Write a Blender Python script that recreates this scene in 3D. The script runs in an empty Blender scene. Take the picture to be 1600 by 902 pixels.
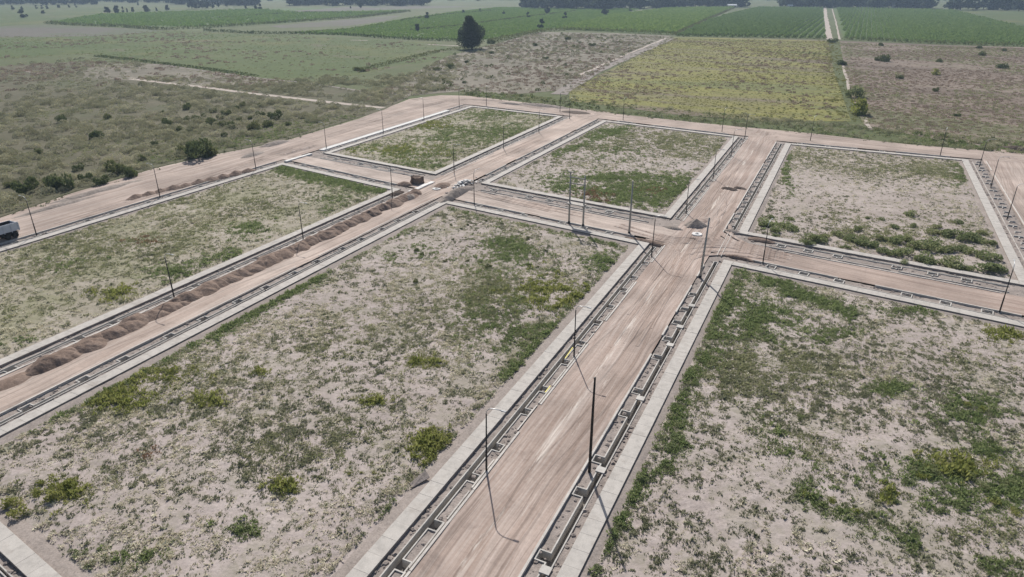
import bpy, bmesh, math, random
import numpy as np
from mathutils import Vector, Matrix, noise as mn

# ------------------------------------------------------------------ camera, sky, sun, exposure
SC = bpy.context.scene
COL = SC.collection
CAM_H = 43.0
FPX = 1067.0
PITCH = math.atan(479 / FPX)
cam_d = bpy.data.cameras.new('camera')
cam_d.sensor_width = 36.0
cam_d.sensor_fit = 'HORIZONTAL'
cam_d.lens = FPX / 1600 * 36
cam_d.clip_start = 0.5
cam_d.clip_end = 20000
cam = bpy.data.objects.new('camera', cam_d)
cam.location = (0, 0, CAM_H)
cam.rotation_euler = (math.pi / 2 - PITCH, 0, 0)
COL.objects.link(cam)
SC.camera = cam

SUN_EL = math.radians(40)
SUN_AZ = math.radians(-7.4)            # from +Y towards +X
world = bpy.data.worlds.new('World')
SC.world = world
world.use_nodes = True
wn = world.node_tree
wn.nodes.clear()
sky = wn.nodes.new('ShaderNodeTexSky')
sky.sky_type = 'NISHITA'
sky.sun_disc = False
sky.sun_elevation = SUN_EL
sky.sun_rotation = SUN_AZ
sky.air_density = 1.0
sky.dust_density = 2.0
bg = wn.nodes.new('ShaderNodeBackground')
bg.inputs['Strength'].default_value = 0.08
wo = wn.nodes.new('ShaderNodeOutputWorld')
wn.links.new(sky.outputs[0], bg.inputs[0])
wn.links.new(bg.outputs[0], wo.inputs[0])

sun_d = bpy.data.lights.new('sun', 'SUN')
sun_d.energy = 4.7
sun_d.angle = math.radians(0.6)
sun_d.color = (1.0, 0.96, 0.90)
sun = bpy.data.objects.new('sun', sun_d)
sv = Vector((math.sin(SUN_AZ) * math.cos(SUN_EL), math.cos(SUN_AZ) * math.cos(SUN_EL), math.sin(SUN_EL)))
sun.rotation_euler = sv.to_track_quat('Z', 'Y').to_euler()
sun.location = (0, 0, 200)
COL.objects.link(sun)

SC.view_settings.view_transform = 'Standard'
SC.view_settings.look = 'None'
SC.view_settings.gamma = 1.0
SC.view_settings.use_curve_mapping = False
SC.view_settings.exposure = 0.18

RNG = np.random.default_rng(7)
random.seed(7)

# ------------------------------------------------------------------ geometry of the place
cP, sP = math.cos(PITCH), math.sin(PITCH)


def U(x, y, z=0.0):
    """direction of a pixel of the photograph met with the level z"""
    dx = (x - 800) / FPX
    dy = -(y - 451) / FPX
    d = (dx, cP + dy * sP, -sP + dy * cP)
    t = (z - CAM_H) / d[2]
    return Vector((t * d[0], t * d[1]))


def pix(xy):
    """ground points (n,2) to photograph pixels"""
    x, y = xy[:, 0], xy[:, 1]
    zc = y * cP + CAM_H * sP
    yc = y * sP - CAM_H * cP
    zc = np.maximum(zc, 0.1)
    return 800 + FPX * x / zc, 451 - FPX * yc / zc


AZ_A = math.radians(25.6)
AZ_B = math.radians(123.9)
UA = Vector((math.sin(AZ_A), math.cos(AZ_A)))
RA = Vector((math.cos(AZ_A), -math.sin(AZ_A)))
UB = Vector((math.sin(AZ_B), math.cos(AZ_B)))
FB = Vector((-math.cos(AZ_B), math.sin(AZ_B)))


def TR(t, r):
    det = RA.x * FB.y - RA.y * FB.x
    return Vector(((t * FB.y - RA.y * r) / det, (RA.x * r - FB.x * t) / det))


# ------------------------------------------------------------------ materials
def new_mat(name):
    m = bpy.data.materials.new(name)
    m.use_nodes = True
    nt = m.node_tree
    nt.nodes.clear()
    o = nt.nodes.new('ShaderNodeOutputMaterial')
    b = nt.nodes.new('ShaderNodeBsdfPrincipled')
    b.inputs['Roughness'].default_value = 0.95
    b.inputs['Specular IOR Level'].default_value = 0.15
    nt.links.new(b.outputs[0], o.inputs[0])
    return m, nt, b


def coords(nt, rot=0.0, scale=(1, 1, 1)):
    tc = nt.nodes.new('ShaderNodeTexCoord')
    m1 = nt.nodes.new('ShaderNodeMapping')
    m1.inputs['Rotation'].default_value = (0, 0, rot)
    nt.links.new(tc.outputs['Object'], m1.inputs[0])
    m2 = nt.nodes.new('ShaderNodeMapping')
    m2.inputs['Scale'].default_value = scale
    nt.links.new(m1.outputs[0], m2.inputs[0])
    return m2.outputs[0], m1.outputs[0]


def noise_n(nt, vec, scale, detail=4, rough=0.55, dist=0.0):
    n = nt.nodes.new('ShaderNodeTexNoise')
    n.inputs['Scale'].default_value = scale
    n.inputs['Detail'].default_value = detail
    n.inputs['Roughness'].default_value = rough
    n.inputs['Distortion'].default_value = dist
    nt.links.new(vec, n.inputs['Vector'])
    return n.outputs['Fac']


def ramp(nt, fac, stops):
    r = nt.nodes.new('ShaderNodeValToRGB')
    el = r.color_ramp.elements
    while len(el) < len(stops):
        el.new(0.5)
    for e, (p, c) in zip(el, stops):
        e.position = p
        e.color = (c[0], c[1], c[2], 1) if not isinstance(c, (int, float)) else (c, c, c, 1)
    nt.links.new(fac, r.inputs[0])
    return r.outputs[0]


def mix(nt, fac, a, b, mode='MIX'):
    m = nt.nodes.new('ShaderNodeMix')
    m.data_type = 'RGBA'
    m.blend_type = mode
    for s, v in ((m.inputs[0], fac), (m.inputs[6], a), (m.inputs[7], b)):
        if hasattr(v, 'is_output'):
            nt.links.new(v, s)
        elif isinstance(v, (int, float)):
            s.default_value = v
        else:
            s.default_value = (v[0], v[1], v[2], 1)
    return m.outputs[2]


def bump_n(nt, b, h, strength=0.5, dist=0.1):
    n = nt.nodes.new('ShaderNodeBump')
    n.inputs['Strength'].default_value = strength
    n.inputs['Distance'].default_value = dist
    nt.links.new(h, n.inputs['Height'])
    nt.links.new(n.outputs[0], b.inputs['Normal'])


def earth_mat(name, cols, big=0.06, mid=0.5, fine=3.0, bstr=0.6, bd=0.12, patch=None):
    """cols: dark, mid, light; patch: list of (scale, threshold, colour, strength)"""
    m, nt, b = new_mat(name)
    v, _ = coords(nt)
    n1 = noise_n(nt, v, big, 5, 0.6)
    n2 = noise_n(nt, v, mid, 6, 0.65)
    n3 = noise_n(nt, v, fine, 3, 0.6)
    c1 = ramp(nt, n1, [(0.32, cols[0]), (0.5, cols[1]), (0.68, cols[2])])
    c2 = ramp(nt, n2, [(0.30, cols[0]), (0.52, cols[1]), (0.70, cols[2])])
    c = mix(nt, 0.55, c1, c2)
    g = ramp(nt, n3, [(0.3, 0.80), (0.5, 1.0), (0.7, 1.12)])
    c = mix(nt, 1.0, c, g, 'MULTIPLY')
    for sc, th, pc, st in (patch or []):
        pn = noise_n(nt, v, sc, 5, 0.65, 0.3)
        f = ramp(nt, pn, [(th, 0.0), (th + 0.10, st)])
        c = mix(nt, f, c, pc)
    nt.links.new(c, b.inputs['Base Color'])
    bump_n(nt, b, n2, bstr, bd)
    return m


def road_mat(name, base, light, dark, az, chalk=None, streak=0.018):
    """graded earth road with wheel streaks along azimuth az; chalk: (across, half width)"""
    m, nt, b = new_mat(name)
    v, rawv = coords(nt, az, (0.9, streak, 1))
    v2, _ = coords(nt, az, (4.2, streak * 2.5, 1))
    def warp(vec, sc, amt):
        w = nt.nodes.new('ShaderNodeTexNoise')
        w.inputs['Scale'].default_value = sc
        w.inputs['Detail'].default_value = 1.0
        nt.links.new(rawv, w.inputs['Vector'])
        s = nt.nodes.new('ShaderNodeVectorMath'); s.operation = 'SUBTRACT'
        nt.links.new(w.outputs['Color'], s.inputs[0]); s.inputs[1].default_value = (0.5, 0.5, 0.5)
        k = nt.nodes.new('ShaderNodeVectorMath'); k.operation = 'MULTIPLY'
        nt.links.new(s.outputs[0], k.inputs[0]); k.inputs[1].default_value = (amt, amt * 0.02, 0)
        a = nt.nodes.new('ShaderNodeVectorMath'); a.operation = 'ADD'
        nt.links.new(vec, a.inputs[0]); nt.links.new(k.outputs[0], a.inputs[1])
        return a.outputs[0]
    v = warp(v, 0.045, 3.0)
    v2 = warp(v2, 0.03, 16.0)
    n1 = noise_n(nt, v, 1.0, 5, 0.62, 0.15)
    n2 = noise_n(nt, v2, 1.0, 3, 0.6, 0.1)
    n3 = noise_n(nt, rawv, 0.09, 4, 0.55)
    n4 = noise_n(nt, rawv, 2.2, 5, 0.7)
    c = ramp(nt, n1, [(0.40, dark), (0.5, base), (0.60, light)])
    c2 = ramp(nt, n2, [(0.38, dark), (0.5, base), (0.63, light)])
    c = mix(nt, 0.45, c, c2)
    blot = ramp(nt, n3, [(0.38, 0.82), (0.52, 1.0), (0.66, 1.14)])
    c = mix(nt, 1.0, c, blot, 'MULTIPLY')
    g = ramp(nt, n4, [(0.3, 0.85), (0.5, 1.0), (0.72, 1.12)])
    c = mix(nt, 0.8, c, g, 'MULTIPLY')
    vt, _ = coords(nt, az + 0.07, (2.6, 0.02, 1))
    n6 = noise_n(nt, warp(vt, 0.05, 9.0), 1.0, 2, 0.5)
    trk = ramp(nt, n6, [(0.37, 0.74), (0.43, 1.0), (0.60, 1.0), (0.66, 1.10)])
    c = mix(nt, 0.9, c, trk, 'MULTIPLY')
    n7 = noise_n(nt, rawv, 0.35, 5, 0.7, 0.6)
    damp = ramp(nt, n7, [(0.30, 0.80), (0.42, 1.0), (0.62, 1.0), (0.72, 1.10)])
    c = mix(nt, 0.9, c, damp, 'MULTIPLY')
    if chalk:
        sx = nt.nodes.new('ShaderNodeSeparateXYZ')
        nt.links.new(rawv, sx.inputs[0])
        for cen, hw, th in chalk:
            a = nt.nodes.new('ShaderNodeMath'); a.operation = 'SUBTRACT'
            nt.links.new(sx.outputs[0], a.inputs[0]); a.inputs[1].default_value = cen
            a2 = nt.nodes.new('ShaderNodeMath'); a2.operation = 'ABSOLUTE'
            nt.links.new(a.outputs[0], a2.inputs[0])
            mr = nt.nodes.new('ShaderNodeMapRange')
            mr.inputs[1].default_value = hw; mr.inputs[2].default_value = hw * 0.3
            mr.inputs[3].default_value = 0; mr.inputs[4].default_value = 1
            nt.links.new(a2.outputs[0], mr.inputs[0])
            v3, _ = coords(nt, az, (1.6, 0.10, 1))
            n5 = noise_n(nt, v3, 1.0, 6, 0.72, 0.4)
            f = ramp(nt, n5, [(th, 0.0), (th + 0.09, 0.7)])
            mm = nt.nodes.new('ShaderNodeMath'); mm.operation = 'MULTIPLY'
            nt.links.new(f, mm.inputs[0]); nt.links.new(mr.outputs[0], mm.inputs[1])
            c = mix(nt, mm.outputs[0], c, (0.66, 0.60, 0.54))
    nt.links.new(c, b.inputs['Base Color'])
    hh = mix(nt, 0.5, n2, n4)
    bump_n(nt, b, hh, 0.55, 0.09)
    return m


def concrete_mat(name, col, stain=(0.30, 0.28, 0.26), sc=1.2, rnd=0.10):
    m, nt, b = new_mat(name)
    v, _ = coords(nt)
    geo = nt.nodes.new('ShaderNodeNewGeometry')
    n1 = noise_n(nt, geo.outputs['Position'], sc, 6, 0.65, 0.2)
    n2 = noise_n(nt, geo.outputs['Position'], 14, 3, 0.6)
    n4 = noise_n(nt, geo.outputs['Position'], 0.35, 4, 0.6, 0.3)
    oi = nt.nodes.new('ShaderNodeObjectInfo')
    c = ramp(nt, n1, [(0.30, tuple(x * 0.80 for x in col)), (0.5, col), (0.7, tuple(min(1, x * 1.10) for x in col))])
    f = ramp(nt, n4, [(0.56, 0.0), (0.70, 0.55)])
    c = mix(nt, f, c, stain)
    g = ramp(nt, n2, [(0.3, 0.88), (0.6, 1.03)])
    c = mix(nt, 1.0, c, g, 'MULTIPLY')
    rr = ramp(nt, oi.outputs['Random'], [(0.0, 1 - rnd), (1.0, 1 + rnd * 0.6)])
    c = mix(nt, 1.0, c, rr, 'MULTIPLY')
    nt.links.new(c, b.inputs['Base Color'])
    b.inputs['Roughness'].default_value = 0.85
    bump_n(nt, b, n2, 0.25, 0.01)
    return m


def leaf_mat(name, cols, trans=0.35, rough=0.7, spread=0.35):
    """cols: two or three leaf colours; each plant and each leaf clump differs a little"""
    m = bpy.data.materials.new(name)
    m.use_nodes = True
    nt = m.node_tree
    nt.nodes.clear()
    o = nt.nodes.new('ShaderNodeOutputMaterial')
    oi = nt.nodes.new('ShaderNodeObjectInfo')
    geo = nt.nodes.new('ShaderNodeNewGeometry')
    nn = noise_n(nt, geo.outputs['Position'], 0.8, 3, 0.6)
    ad = nt.nodes.new('ShaderNodeMath'); ad.operation = 'ADD'
    s1 = nt.nodes.new('ShaderNodeMath'); s1.operation = 'MULTIPLY'; s1.inputs[1].default_value = 0.6
    s2 = nt.nodes.new('ShaderNodeMath'); s2.operation = 'MULTIPLY'; s2.inputs[1].default_value = 0.45
    nt.links.new(oi.outputs['Random'], s1.inputs[0]); nt.links.new(nn, s2.inputs[0])
    nt.links.new(s1.outputs[0], ad.inputs[0]); nt.links.new(s2.outputs[0], ad.inputs[1])
    n = len(cols)
    c = ramp(nt, ad.outputs[0], [(0.1 + 0.8 * i / max(1, n - 1), cols[i]) for i in range(n)])
    d = nt.nodes.new('ShaderNodeBsdfDiffuse')
    t = nt.nodes.new('ShaderNodeBsdfTranslucent')
    nt.links.new(c, d.inputs[0]); nt.links.new(c, t.inputs[0])
    ms = nt.nodes.new('ShaderNodeMixShader')
    ms.inputs[0].default_value = trans
    nt.links.new(d.outputs[0], ms.inputs[1]); nt.links.new(t.outputs[0], ms.inputs[2])
    nt.links.new(ms.outputs[0], o.inputs[0])
    return m


def plain_mat(name, col, rough=0.6, metal=0.0, spec=0.3, var=0.12, sc=2.0):
    m, nt, b = new_mat(name)
    v, _ = coords(nt)
    n = noise_n(nt, v, sc, 5, 0.6)
    c = ramp(nt, n, [(0.3, tuple(x * (1 - var) for x in col)), (0.7, tuple(min(1, x * (1 + var)) for x in col))])
    nt.links.new(c, b.inputs['Base Color'])
    b.inputs['Roughness'].default_value = rough
    b.inputs['Metallic'].default_value = metal
    b.inputs['Specular IOR Level'].default_value = spec
    return m


M = {}
M['lot'] = earth_mat('lot_sand', [(0.28, 0.238, 0.218), (0.38, 0.327, 0.302), (0.465, 0.41, 0.383)], 0.05, 0.6, 3.0, 0.9, 0.15,
                     [(0.10, 0.50, (0.26, 0.238, 0.185), 0.5), (0.8, 0.53, (0.25, 0.228, 0.178), 0.6)])
M['lot_pink'] = earth_mat('lot_pink', [(0.27, 0.228, 0.205), (0.36, 0.31, 0.28), (0.44, 0.388, 0.352)], 0.05, 0.35, 2.6, 0.9, 0.18,
                          [(0.12, 0.56, (0.25, 0.225, 0.165), 0.5), (0.8, 0.58, (0.25, 0.225, 0.17), 0.5)])
M['lot_olive'] = earth_mat('lot_olive', [(0.22, 0.20, 0.145), (0.325, 0.29, 0.235), (0.43, 0.38, 0.335)], 0.06, 0.5, 3.0, 0.9, 0.15,
                           [(0.09, 0.48, (0.205, 0.205, 0.115), 0.6)])
M['margin'] = earth_mat('margin_gravel', [(0.22, 0.19, 0.17), (0.29, 0.25, 0.225), (0.36, 0.31, 0.28)], 0.2, 1.5, 6.0, 0.8, 0.08)
M['verge'] = earth_mat('verge_earth', [(0.19, 0.165, 0.15), (0.285, 0.245, 0.22), (0.38, 0.33, 0.30)], 0.25, 1.3, 5.0, 1.0, 0.14)
M['road_main'] = road_mat('road_main', (0.37, 0.293, 0.252), (0.455, 0.382, 0.338), (0.29, 0.22, 0.183), AZ_A, [(-21.4, 0.6, 0.51), (-19.4, 1.0, 0.59)])
M['road_left'] = road_mat('road_left', (0.435, 0.35, 0.30), (0.51, 0.43, 0.375), (0.355, 0.277, 0.233), AZ_A)
M['road_edge'] = road_mat('road_edge', (0.385, 0.31, 0.265), (0.465, 0.39, 0.345), (0.30, 0.235, 0.20), AZ_A)
M['road_cross'] = road_mat('road_cross', (0.36, 0.282, 0.24), (0.425, 0.345, 0.30), (0.29, 0.22, 0.185), AZ_B)
M['road_pale'] = road_mat('road_pale', (0.42, 0.35, 0.305), (0.50, 0.425, 0.375), (0.33, 0.27, 0.235), AZ_B, None, 0.12)
M['road_back'] = road_mat('road_back', (0.385, 0.31, 0.265), (0.465, 0.39, 0.34), (0.30, 0.235, 0.20), AZ_B)
M['slab'] = concrete_mat('slab_concrete', (0.46, 0.43, 0.395), (0.32, 0.28, 0.245), rnd=0.05)
M['conc'] = concrete_mat('wall_concrete', (0.50, 0.475, 0.44))
M['kerb'] = concrete_mat('kerb_concrete', (0.54, 0.505, 0.465))
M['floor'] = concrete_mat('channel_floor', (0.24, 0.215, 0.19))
M['white_conc'] = concrete_mat('fresh_concrete', (0.72, 0.705, 0.68), (0.45, 0.42, 0.38))
M['pole_conc'] = concrete_mat('pole_concrete', (0.38, 0.365, 0.345))
M['soil'] = earth_mat('heap_soil', [(0.155, 0.11, 0.087), (0.21, 0.153, 0.122), (0.27, 0.205, 0.168)], 0.3, 1.2, 5, 1.0, 0.2)
M['soil_grey'] = earth_mat('heap_grey', [(0.20, 0.17, 0.15), (0.28, 0.24, 0.21), (0.35, 0.30, 0.27)], 0.3, 1.2, 5, 1.0, 0.2)
M['soil_dark'] = earth_mat('heap_dark', [(0.07, 0.055, 0.045), (0.11, 0.085, 0.07), (0.16, 0.125, 0.105)], 0.3, 1.2, 5, 1.0, 0.2)
M['black'] = plain_mat('black_paint', (0.018, 0.017, 0.017), 0.5, 0.0, 0.3)
M['galv'] = plain_mat('galvanised', (0.55, 0.56, 0.57), 0.45, 0.6, 0.4)
M['lamp'] = plain_mat('lamp_cover', (0.40, 0.41, 0.42), 0.6)
M['wood'] = plain_mat('tarred_wood', (0.035, 0.028, 0.024), 0.8)
M['dry'] = leaf_mat('dry_grass', [(0.5, 0.46, 0.33), (0.64, 0.6, 0.46), (0.74, 0.7, 0.56)], 0.30)
M['grey'] = leaf_mat('grey_weed', [(0.205, 0.215, 0.13), (0.28, 0.285, 0.18), (0.37, 0.365, 0.25)], 0.25)
M['green'] = leaf_mat('green_weed', [(0.18, 0.23, 0.095), (0.23, 0.28, 0.12), (0.295, 0.335, 0.16)], 0.4)
M['yellow'] = leaf_mat('yellow_weed', [(0.22, 0.245, 0.07), (0.28, 0.30, 0.095), (0.35, 0.35, 0.13)], 0.4)
M['olive'] = leaf_mat('olive_weed', [(0.25, 0.265, 0.14), (0.32, 0.33, 0.18), (0.41, 0.4, 0.245)], 0.35)
M['ygrass'] = leaf_mat('yellow_grass', [(0.19, 0.19, 0.07), (0.255, 0.25, 0.085), (0.32, 0.30, 0.12)], 0.35)
M['rust'] = leaf_mat('rust_weed', [(0.26, 0.165, 0.1), (0.31, 0.2, 0.125)], 0.3)
M['scrub'] = leaf_mat('pale_scrub', [(0.27, 0.26, 0.16), (0.46, 0.44, 0.295), (0.68, 0.64, 0.46)], 0.12)
M['brown'] = leaf_mat('brown_grass', [(0.255, 0.195, 0.15), (0.325, 0.255, 0.2), (0.4, 0.325, 0.26)], 0.3)
M['bush'] = leaf_mat('dark_bush', [(0.1, 0.13, 0.055), (0.145, 0.17, 0.075), (0.22, 0.225, 0.1)], 0.3)
M['bushg'] = leaf_mat('green_bush', [(0.215, 0.25, 0.125), (0.275, 0.31, 0.155), (0.36, 0.37, 0.2)], 0.35)
M['tree'] = leaf_mat('tree_leaf', [(0.05, 0.068, 0.04), (0.07, 0.09, 0.052), (0.1, 0.118, 0.066)], 0.25)
M['vine'] = leaf_mat('vine_leaf', [(0.19, 0.28, 0.085), (0.23, 0.33, 0.1), (0.28, 0.37, 0.12)], 0.35)
M['orch'] = leaf_mat('orchard_leaf', [(0.19, 0.27, 0.095), (0.235, 0.32, 0.115), (0.28, 0.36, 0.14)], 0.3)
M['orchb'] = leaf_mat('bright_orchard_leaf', [(0.19, 0.28, 0.075), (0.24, 0.33, 0.095), (0.29, 0.37, 0.12)], 0.35)
M['bark'] = plain_mat('bark', (0.10, 0.08, 0.06), 0.9)


# ------------------------------------------------------------------ mesh helpers
class MB:
    def __init__(self):
        self.v = []
        self.f = []

    def quad(self, a, b, c, d):
        n = len(self.v)
        self.v += [tuple(a), tuple(b), tuple(c), tuple(d)]
        self.f.append((n, n + 1, n + 2, n + 3))

    def hexa(self, bot, top):
        """bot, top: four points each, counter-clockwise seen from above"""
        n = len(self.v)
        self.v += [tuple(p) for p in bot] + [tuple(p) for p in top]
        self.f += [(n + 3, n + 2, n + 1, n), (n + 4, n + 5, n + 6, n + 7)]
        for i in range(4):
            j = (i + 1) % 4
            self.f.append((n + i, n + j, n + 4 + j, n + 4 + i))

    def box(self, x0, x1, y0, y1, z0, z1):
        self.hexa([(x0, y0, z0), (x1, y0, z0), (x1, y1, z0), (x0, y1, z0)],
                  [(x0, y0, z1), (x1, y0, z1), (x1, y1, z1), (x0, y1, z1)])

    def tube(self, pts, rads, n=8, cap=True):
        rings = []
        for i, p in enumerate(pts):
            p = Vector(p)
            a = Vector(pts[max(0, i - 1)])
            b = Vector(pts[min(len(pts) - 1, i + 1)])
            d = (b - a).normalized()
            s = Vector((1, 0, 0)) if abs(d.x) < 0.9 else Vector((0, 1, 0))
            u = d.cross(s).normalized()
            w = d.cross(u).normalized()
            st = len(self.v)
            for k in range(n):
                an = 2 * math.pi * k / n
                q = p + (u * math.cos(an) + w * math.sin(an)) * rads[i]
                self.v.append(tuple(q))
            rings.append(st)
        for i in range(len(rings) - 1):
            for k in range(n):
                k2 = (k + 1) % n
                self.f.append((rings[i] + k, rings[i + 1] + k, rings[i + 1] + k2, rings[i] + k2))
        if cap:
            self.f.append(tuple(rings[0] + k for k in range(n)))
            self.f.append(tuple(rings[-1] + k for k in reversed(range(n))))

    def lathe(self, prof, n=20):
        rings = []
        for r, z in prof:
            st = len(self.v)
            for k in range(n):
                a = 2 * math.pi * k / n
                self.v.append((r * math.cos(a), r * math.sin(a), z))
            rings.append(st)
        for i in range(len(rings) - 1):
            for k in range(n):
                k2 = (k + 1) % n
                self.f.append((rings[i] + k, rings[i] + k2, rings[i + 1] + k2, rings[i + 1] + k))

    def mesh(self, name, mat, smooth=False):
        me = bpy.data.meshes.new(name)
        me.from_pydata(self.v, [], self.f)
        if mat:
            me.materials.append(mat)
        if smooth:
            me.polygons.foreach_set('use_smooth', [True] * len(me.polygons))
        me.update()
        return me

    def build(self, name, mat, parent=None, smooth=False, loc=None, rotz=0):
        return link(name, self.mesh(name, mat, smooth), parent, loc, rotz)


def link(name, me, parent=None, loc=None, rotz=0):
    o = bpy.data.objects.new(name, me)
    COL.objects.link(o)
    if parent:
        o.parent = parent
    if loc is not None:
        o.location = loc
    if rotz:
        o.rotation_euler = (0, 0, rotz)
    return o


def tag(o, label=None, cat=None, group=None, kind=None):
    if label:
        o['label'] = label
    if cat:
        o['category'] = cat
    if group:
        o['group'] = group
    if kind:
        o['kind'] = kind
    return o


def thing(name, label, cat, loc=(0, 0, 0), rotz=0, group=None):
    o = bpy.data.objects.new(name, None)
    o.empty_display_size = 0.3
    COL.objects.link(o)
    o.location = loc
    o.rotation_euler = (0, 0, rotz)
    return tag(o, label, cat, group)


def nz(x, y, s, seed=0.0):
    return mn.noise(Vector((x * s + seed, y * s - seed, seed * 1.7)))


def v3(p, z=0.0):
    return (p[0], p[1], z)


def patch_grid(c, step, zfun, name, mat, kind='structure', parent=None, taper=0.0):
    """bilinear patch of four corners (ccw) as a grid with heights zfun(x, y)"""
    a, b, cc, d = [Vector(p) for p in c]
    nu = max(1, int(max((b - a).length, (cc - d).length) / step))
    nv = max(1, int(max((d - a).length, (cc - b).length) / step))
    vs, fs = [], []
    for j in range(nv + 1):
        v = j / nv
        p0 = a.lerp(d, v)
        p1 = b.lerp(cc, v)
        for i in range(nu + 1):
            p = p0.lerp(p1, i / nu)
            edge = i in (0, nu) or j in (0, nv)
            vs.append((p.x, p.y, zfun(p.x, p.y, edge)))
    w = nu + 1
    for j in range(nv):
        for i in range(nu):
            k = j * w + i
            fs.append((k, k + 1, k + w + 1, k + w))
    me = bpy.data.meshes.new(name)
    me.from_pydata(vs, [], fs)
    me.materials.append(mat)
    me.polygons.foreach_set('use_smooth', [True] * len(me.polygons))
    o = link(name, me, parent)
    if kind:
        o['kind'] = kind
    return o


# ------------------------------------------------------------------ ground, far fields
BL = dict(
    C=[TR(-74.6, 11.75), TR(-27.6, 11.75), TR(-27.6, 109.8), TR(-74.6, 109.8)],
    D=[TR(-14.1, 11.75), TR(31.2, 11.75), TR(31.2, 109.3), TR(-14.1, 109.3)],
    E=[TR(-14.1, 124.2), TR(30.9, 124.8), TR(31.6, 216.0), TR(-14.1, 210.3)],
    F=[TR(-73.9, 125.3), TR(-27.6, 125.3), TR(-27.9, 211.6), TR(-73.7, 212.8)],
    G=[TR(-127.4, 126.0), TR(-87.7, 125.6), TR(-88.9, 211.6), TR(-128.6, 211.4)],
    H=[TR(-130.4, 11.75), TR(-88.0, 11.75), TR(-88.0, 111.0), TR(-129.8, 112.6)],
)
NEAR_R = -8.0        # streets run on behind the photographer
site = [TR(-150, NEAR_R), TR(62, NEAR_R), TR(62, 112), U(1800, 262), U(1600, 240), U(1540, 236), U(1420, 226), U(1270, 209), U(1100, 193),
        U(960, 178), U(880, 168), U(800, 158), U(730, 150), U(690, 149), U(640, 155), U(560, 186), U(440, 222), U(330, 243), U(240, 264), U(110, 303), U(0, 341), U(-200, 405)]

M['ground'] = earth_mat('far_ground', [(0.066, 0.086, 0.032), (0.09, 0.108, 0.043), (0.125, 0.125, 0.068)], 0.012, 0.11, 0.8, 0.4, 0.3,
                        [(0.02, 0.54, (0.115, 0.135, 0.06), 0.7), (0.05, 0.60, (0.20, 0.17, 0.13), 0.5)])
from mathutils.geometry import delaunay_2d_cdt
R_BIG = 6000
outer = [Vector((-R_BIG, -1500)), Vector((R_BIG, -1500)), Vector((R_BIG, R_BIG + 1000)), Vector((-R_BIG, R_BIG + 1000))]
verts2 = outer + site
no = len(outer)
ns = len(site)
edges = [(i, (i + 1) % no) for i in range(no)] + [(no + i, no + (i + 1) % ns) for i in range(ns)]
cv, ce, cf, _, _, _ = delaunay_2d_cdt(verts2, edges, [], 0, 1e-4)


def inside(p, poly):
    r = False
    j = len(poly) - 1
    for i in range(len(poly)):
        a, b = poly[i], poly[j]
        if (a[1] > p[1]) != (b[1] > p[1]) and p[0] < (b[0] - a[0]) * (p[1] - a[1]) / (b[1] - a[1]) + a[0]:
            r = not r
        j = i
    return r


gf, gv = [], [(v.x, v.y, 0.0) for v in cv]
for f in cf:
    c = (cv[f[0]] + cv[f[1]] + cv[f[2]]) / 3
    if inside(c, site):
        n = len(gv)
        gv += [(cv[k].x, cv[k].y, -1.6) for k in f]
        gf.append((n, n + 1, n + 2))
    else:
        gf.append(tuple(f))
for i in range(ns):      # the step down to the formation level under the streets
    a, b = site[i], site[(i + 1) % ns]
    n = len(gv)
    gv += [v3(a, 0), v3(b, 0), v3(b, -1.6), v3(a, -1.6)]
    gf.append((n, n + 1, n + 2, n + 3))
gm = bpy.data.meshes.new('ground')
gm.from_pydata(gv, [], gf)
gm.materials.append(M['ground'])
tag(link('ground', gm), kind='structure')

FIELD_N = [0]


def field(name, px, mat, z=None):
    pts = [U(*p) for p in px]
    FIELD_N[0] += 1
    zz = 0.01 + 0.004 * FIELD_N[0] if z is None else z
    me = bpy.data.meshes.new(name)
    from mathutils.geometry import tessellate_polygon
    tris = tessellate_polygon([[Vector((p.x, p.y, 0)) for p in pts]])
    me.from_pydata([(p.x, p.y, zz) for p in pts], [], [tuple(t) for t in tris])
    me.materials.append(mat)
    bm = bmesh.new(); bm.from_mesh(me)
    bmesh.ops.recalc_face_normals(bm, faces=bm.faces)
    if bm.faces and sum(f.normal.z for f in bm.faces) < 0:
        bmesh.ops.reverse_faces(bm, faces=bm.faces)
    bm.to_mesh(me); bm.free()
    return tag(link(name, me), kind='structure')


M['meadow'] = earth_mat('meadow', [(0.056, 0.082, 0.024), (0.076, 0.105, 0.031), (0.108, 0.12, 0.05)], 0.008, 0.05, 0.5, 0.3, 0.3,
                        [(0.011, 0.52, (0.12, 0.12, 0.04), 0.7), (0.025, 0.57, (0.13, 0.112, 0.078), 0.7), (0.06, 0.56, (0.042, 0.06, 0.022), 0.6)])
M['fallow'] = earth_mat('fallow', [(0.10, 0.092, 0.073), (0.122, 0.112, 0.092), (0.145, 0.132, 0.112)], 0.01, 0.07, 0.5, 0.3, 0.3,
                        [(0.012, 0.49, (0.085, 0.112, 0.05), 0.6)])
M['vineyard'] = earth_mat('vineyard_soil', [(0.06, 0.095, 0.028), (0.082, 0.122, 0.036), (0.10, 0.14, 0.046)], 0.006, 0.06, 0.5, 0.3, 0.3)
M['waste'] = earth_mat('waste_land', [(0.125, 0.115, 0.085), (0.17, 0.152, 0.118), (0.235, 0.208, 0.168)], 0.02, 0.10, 0.8, 0.5, 0.3,
                       [(0.07, 0.585, (0.38, 0.33, 0.285), 0.7), (0.03, 0.58, (0.12, 0.13, 0.065), 0.6)])
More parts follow.
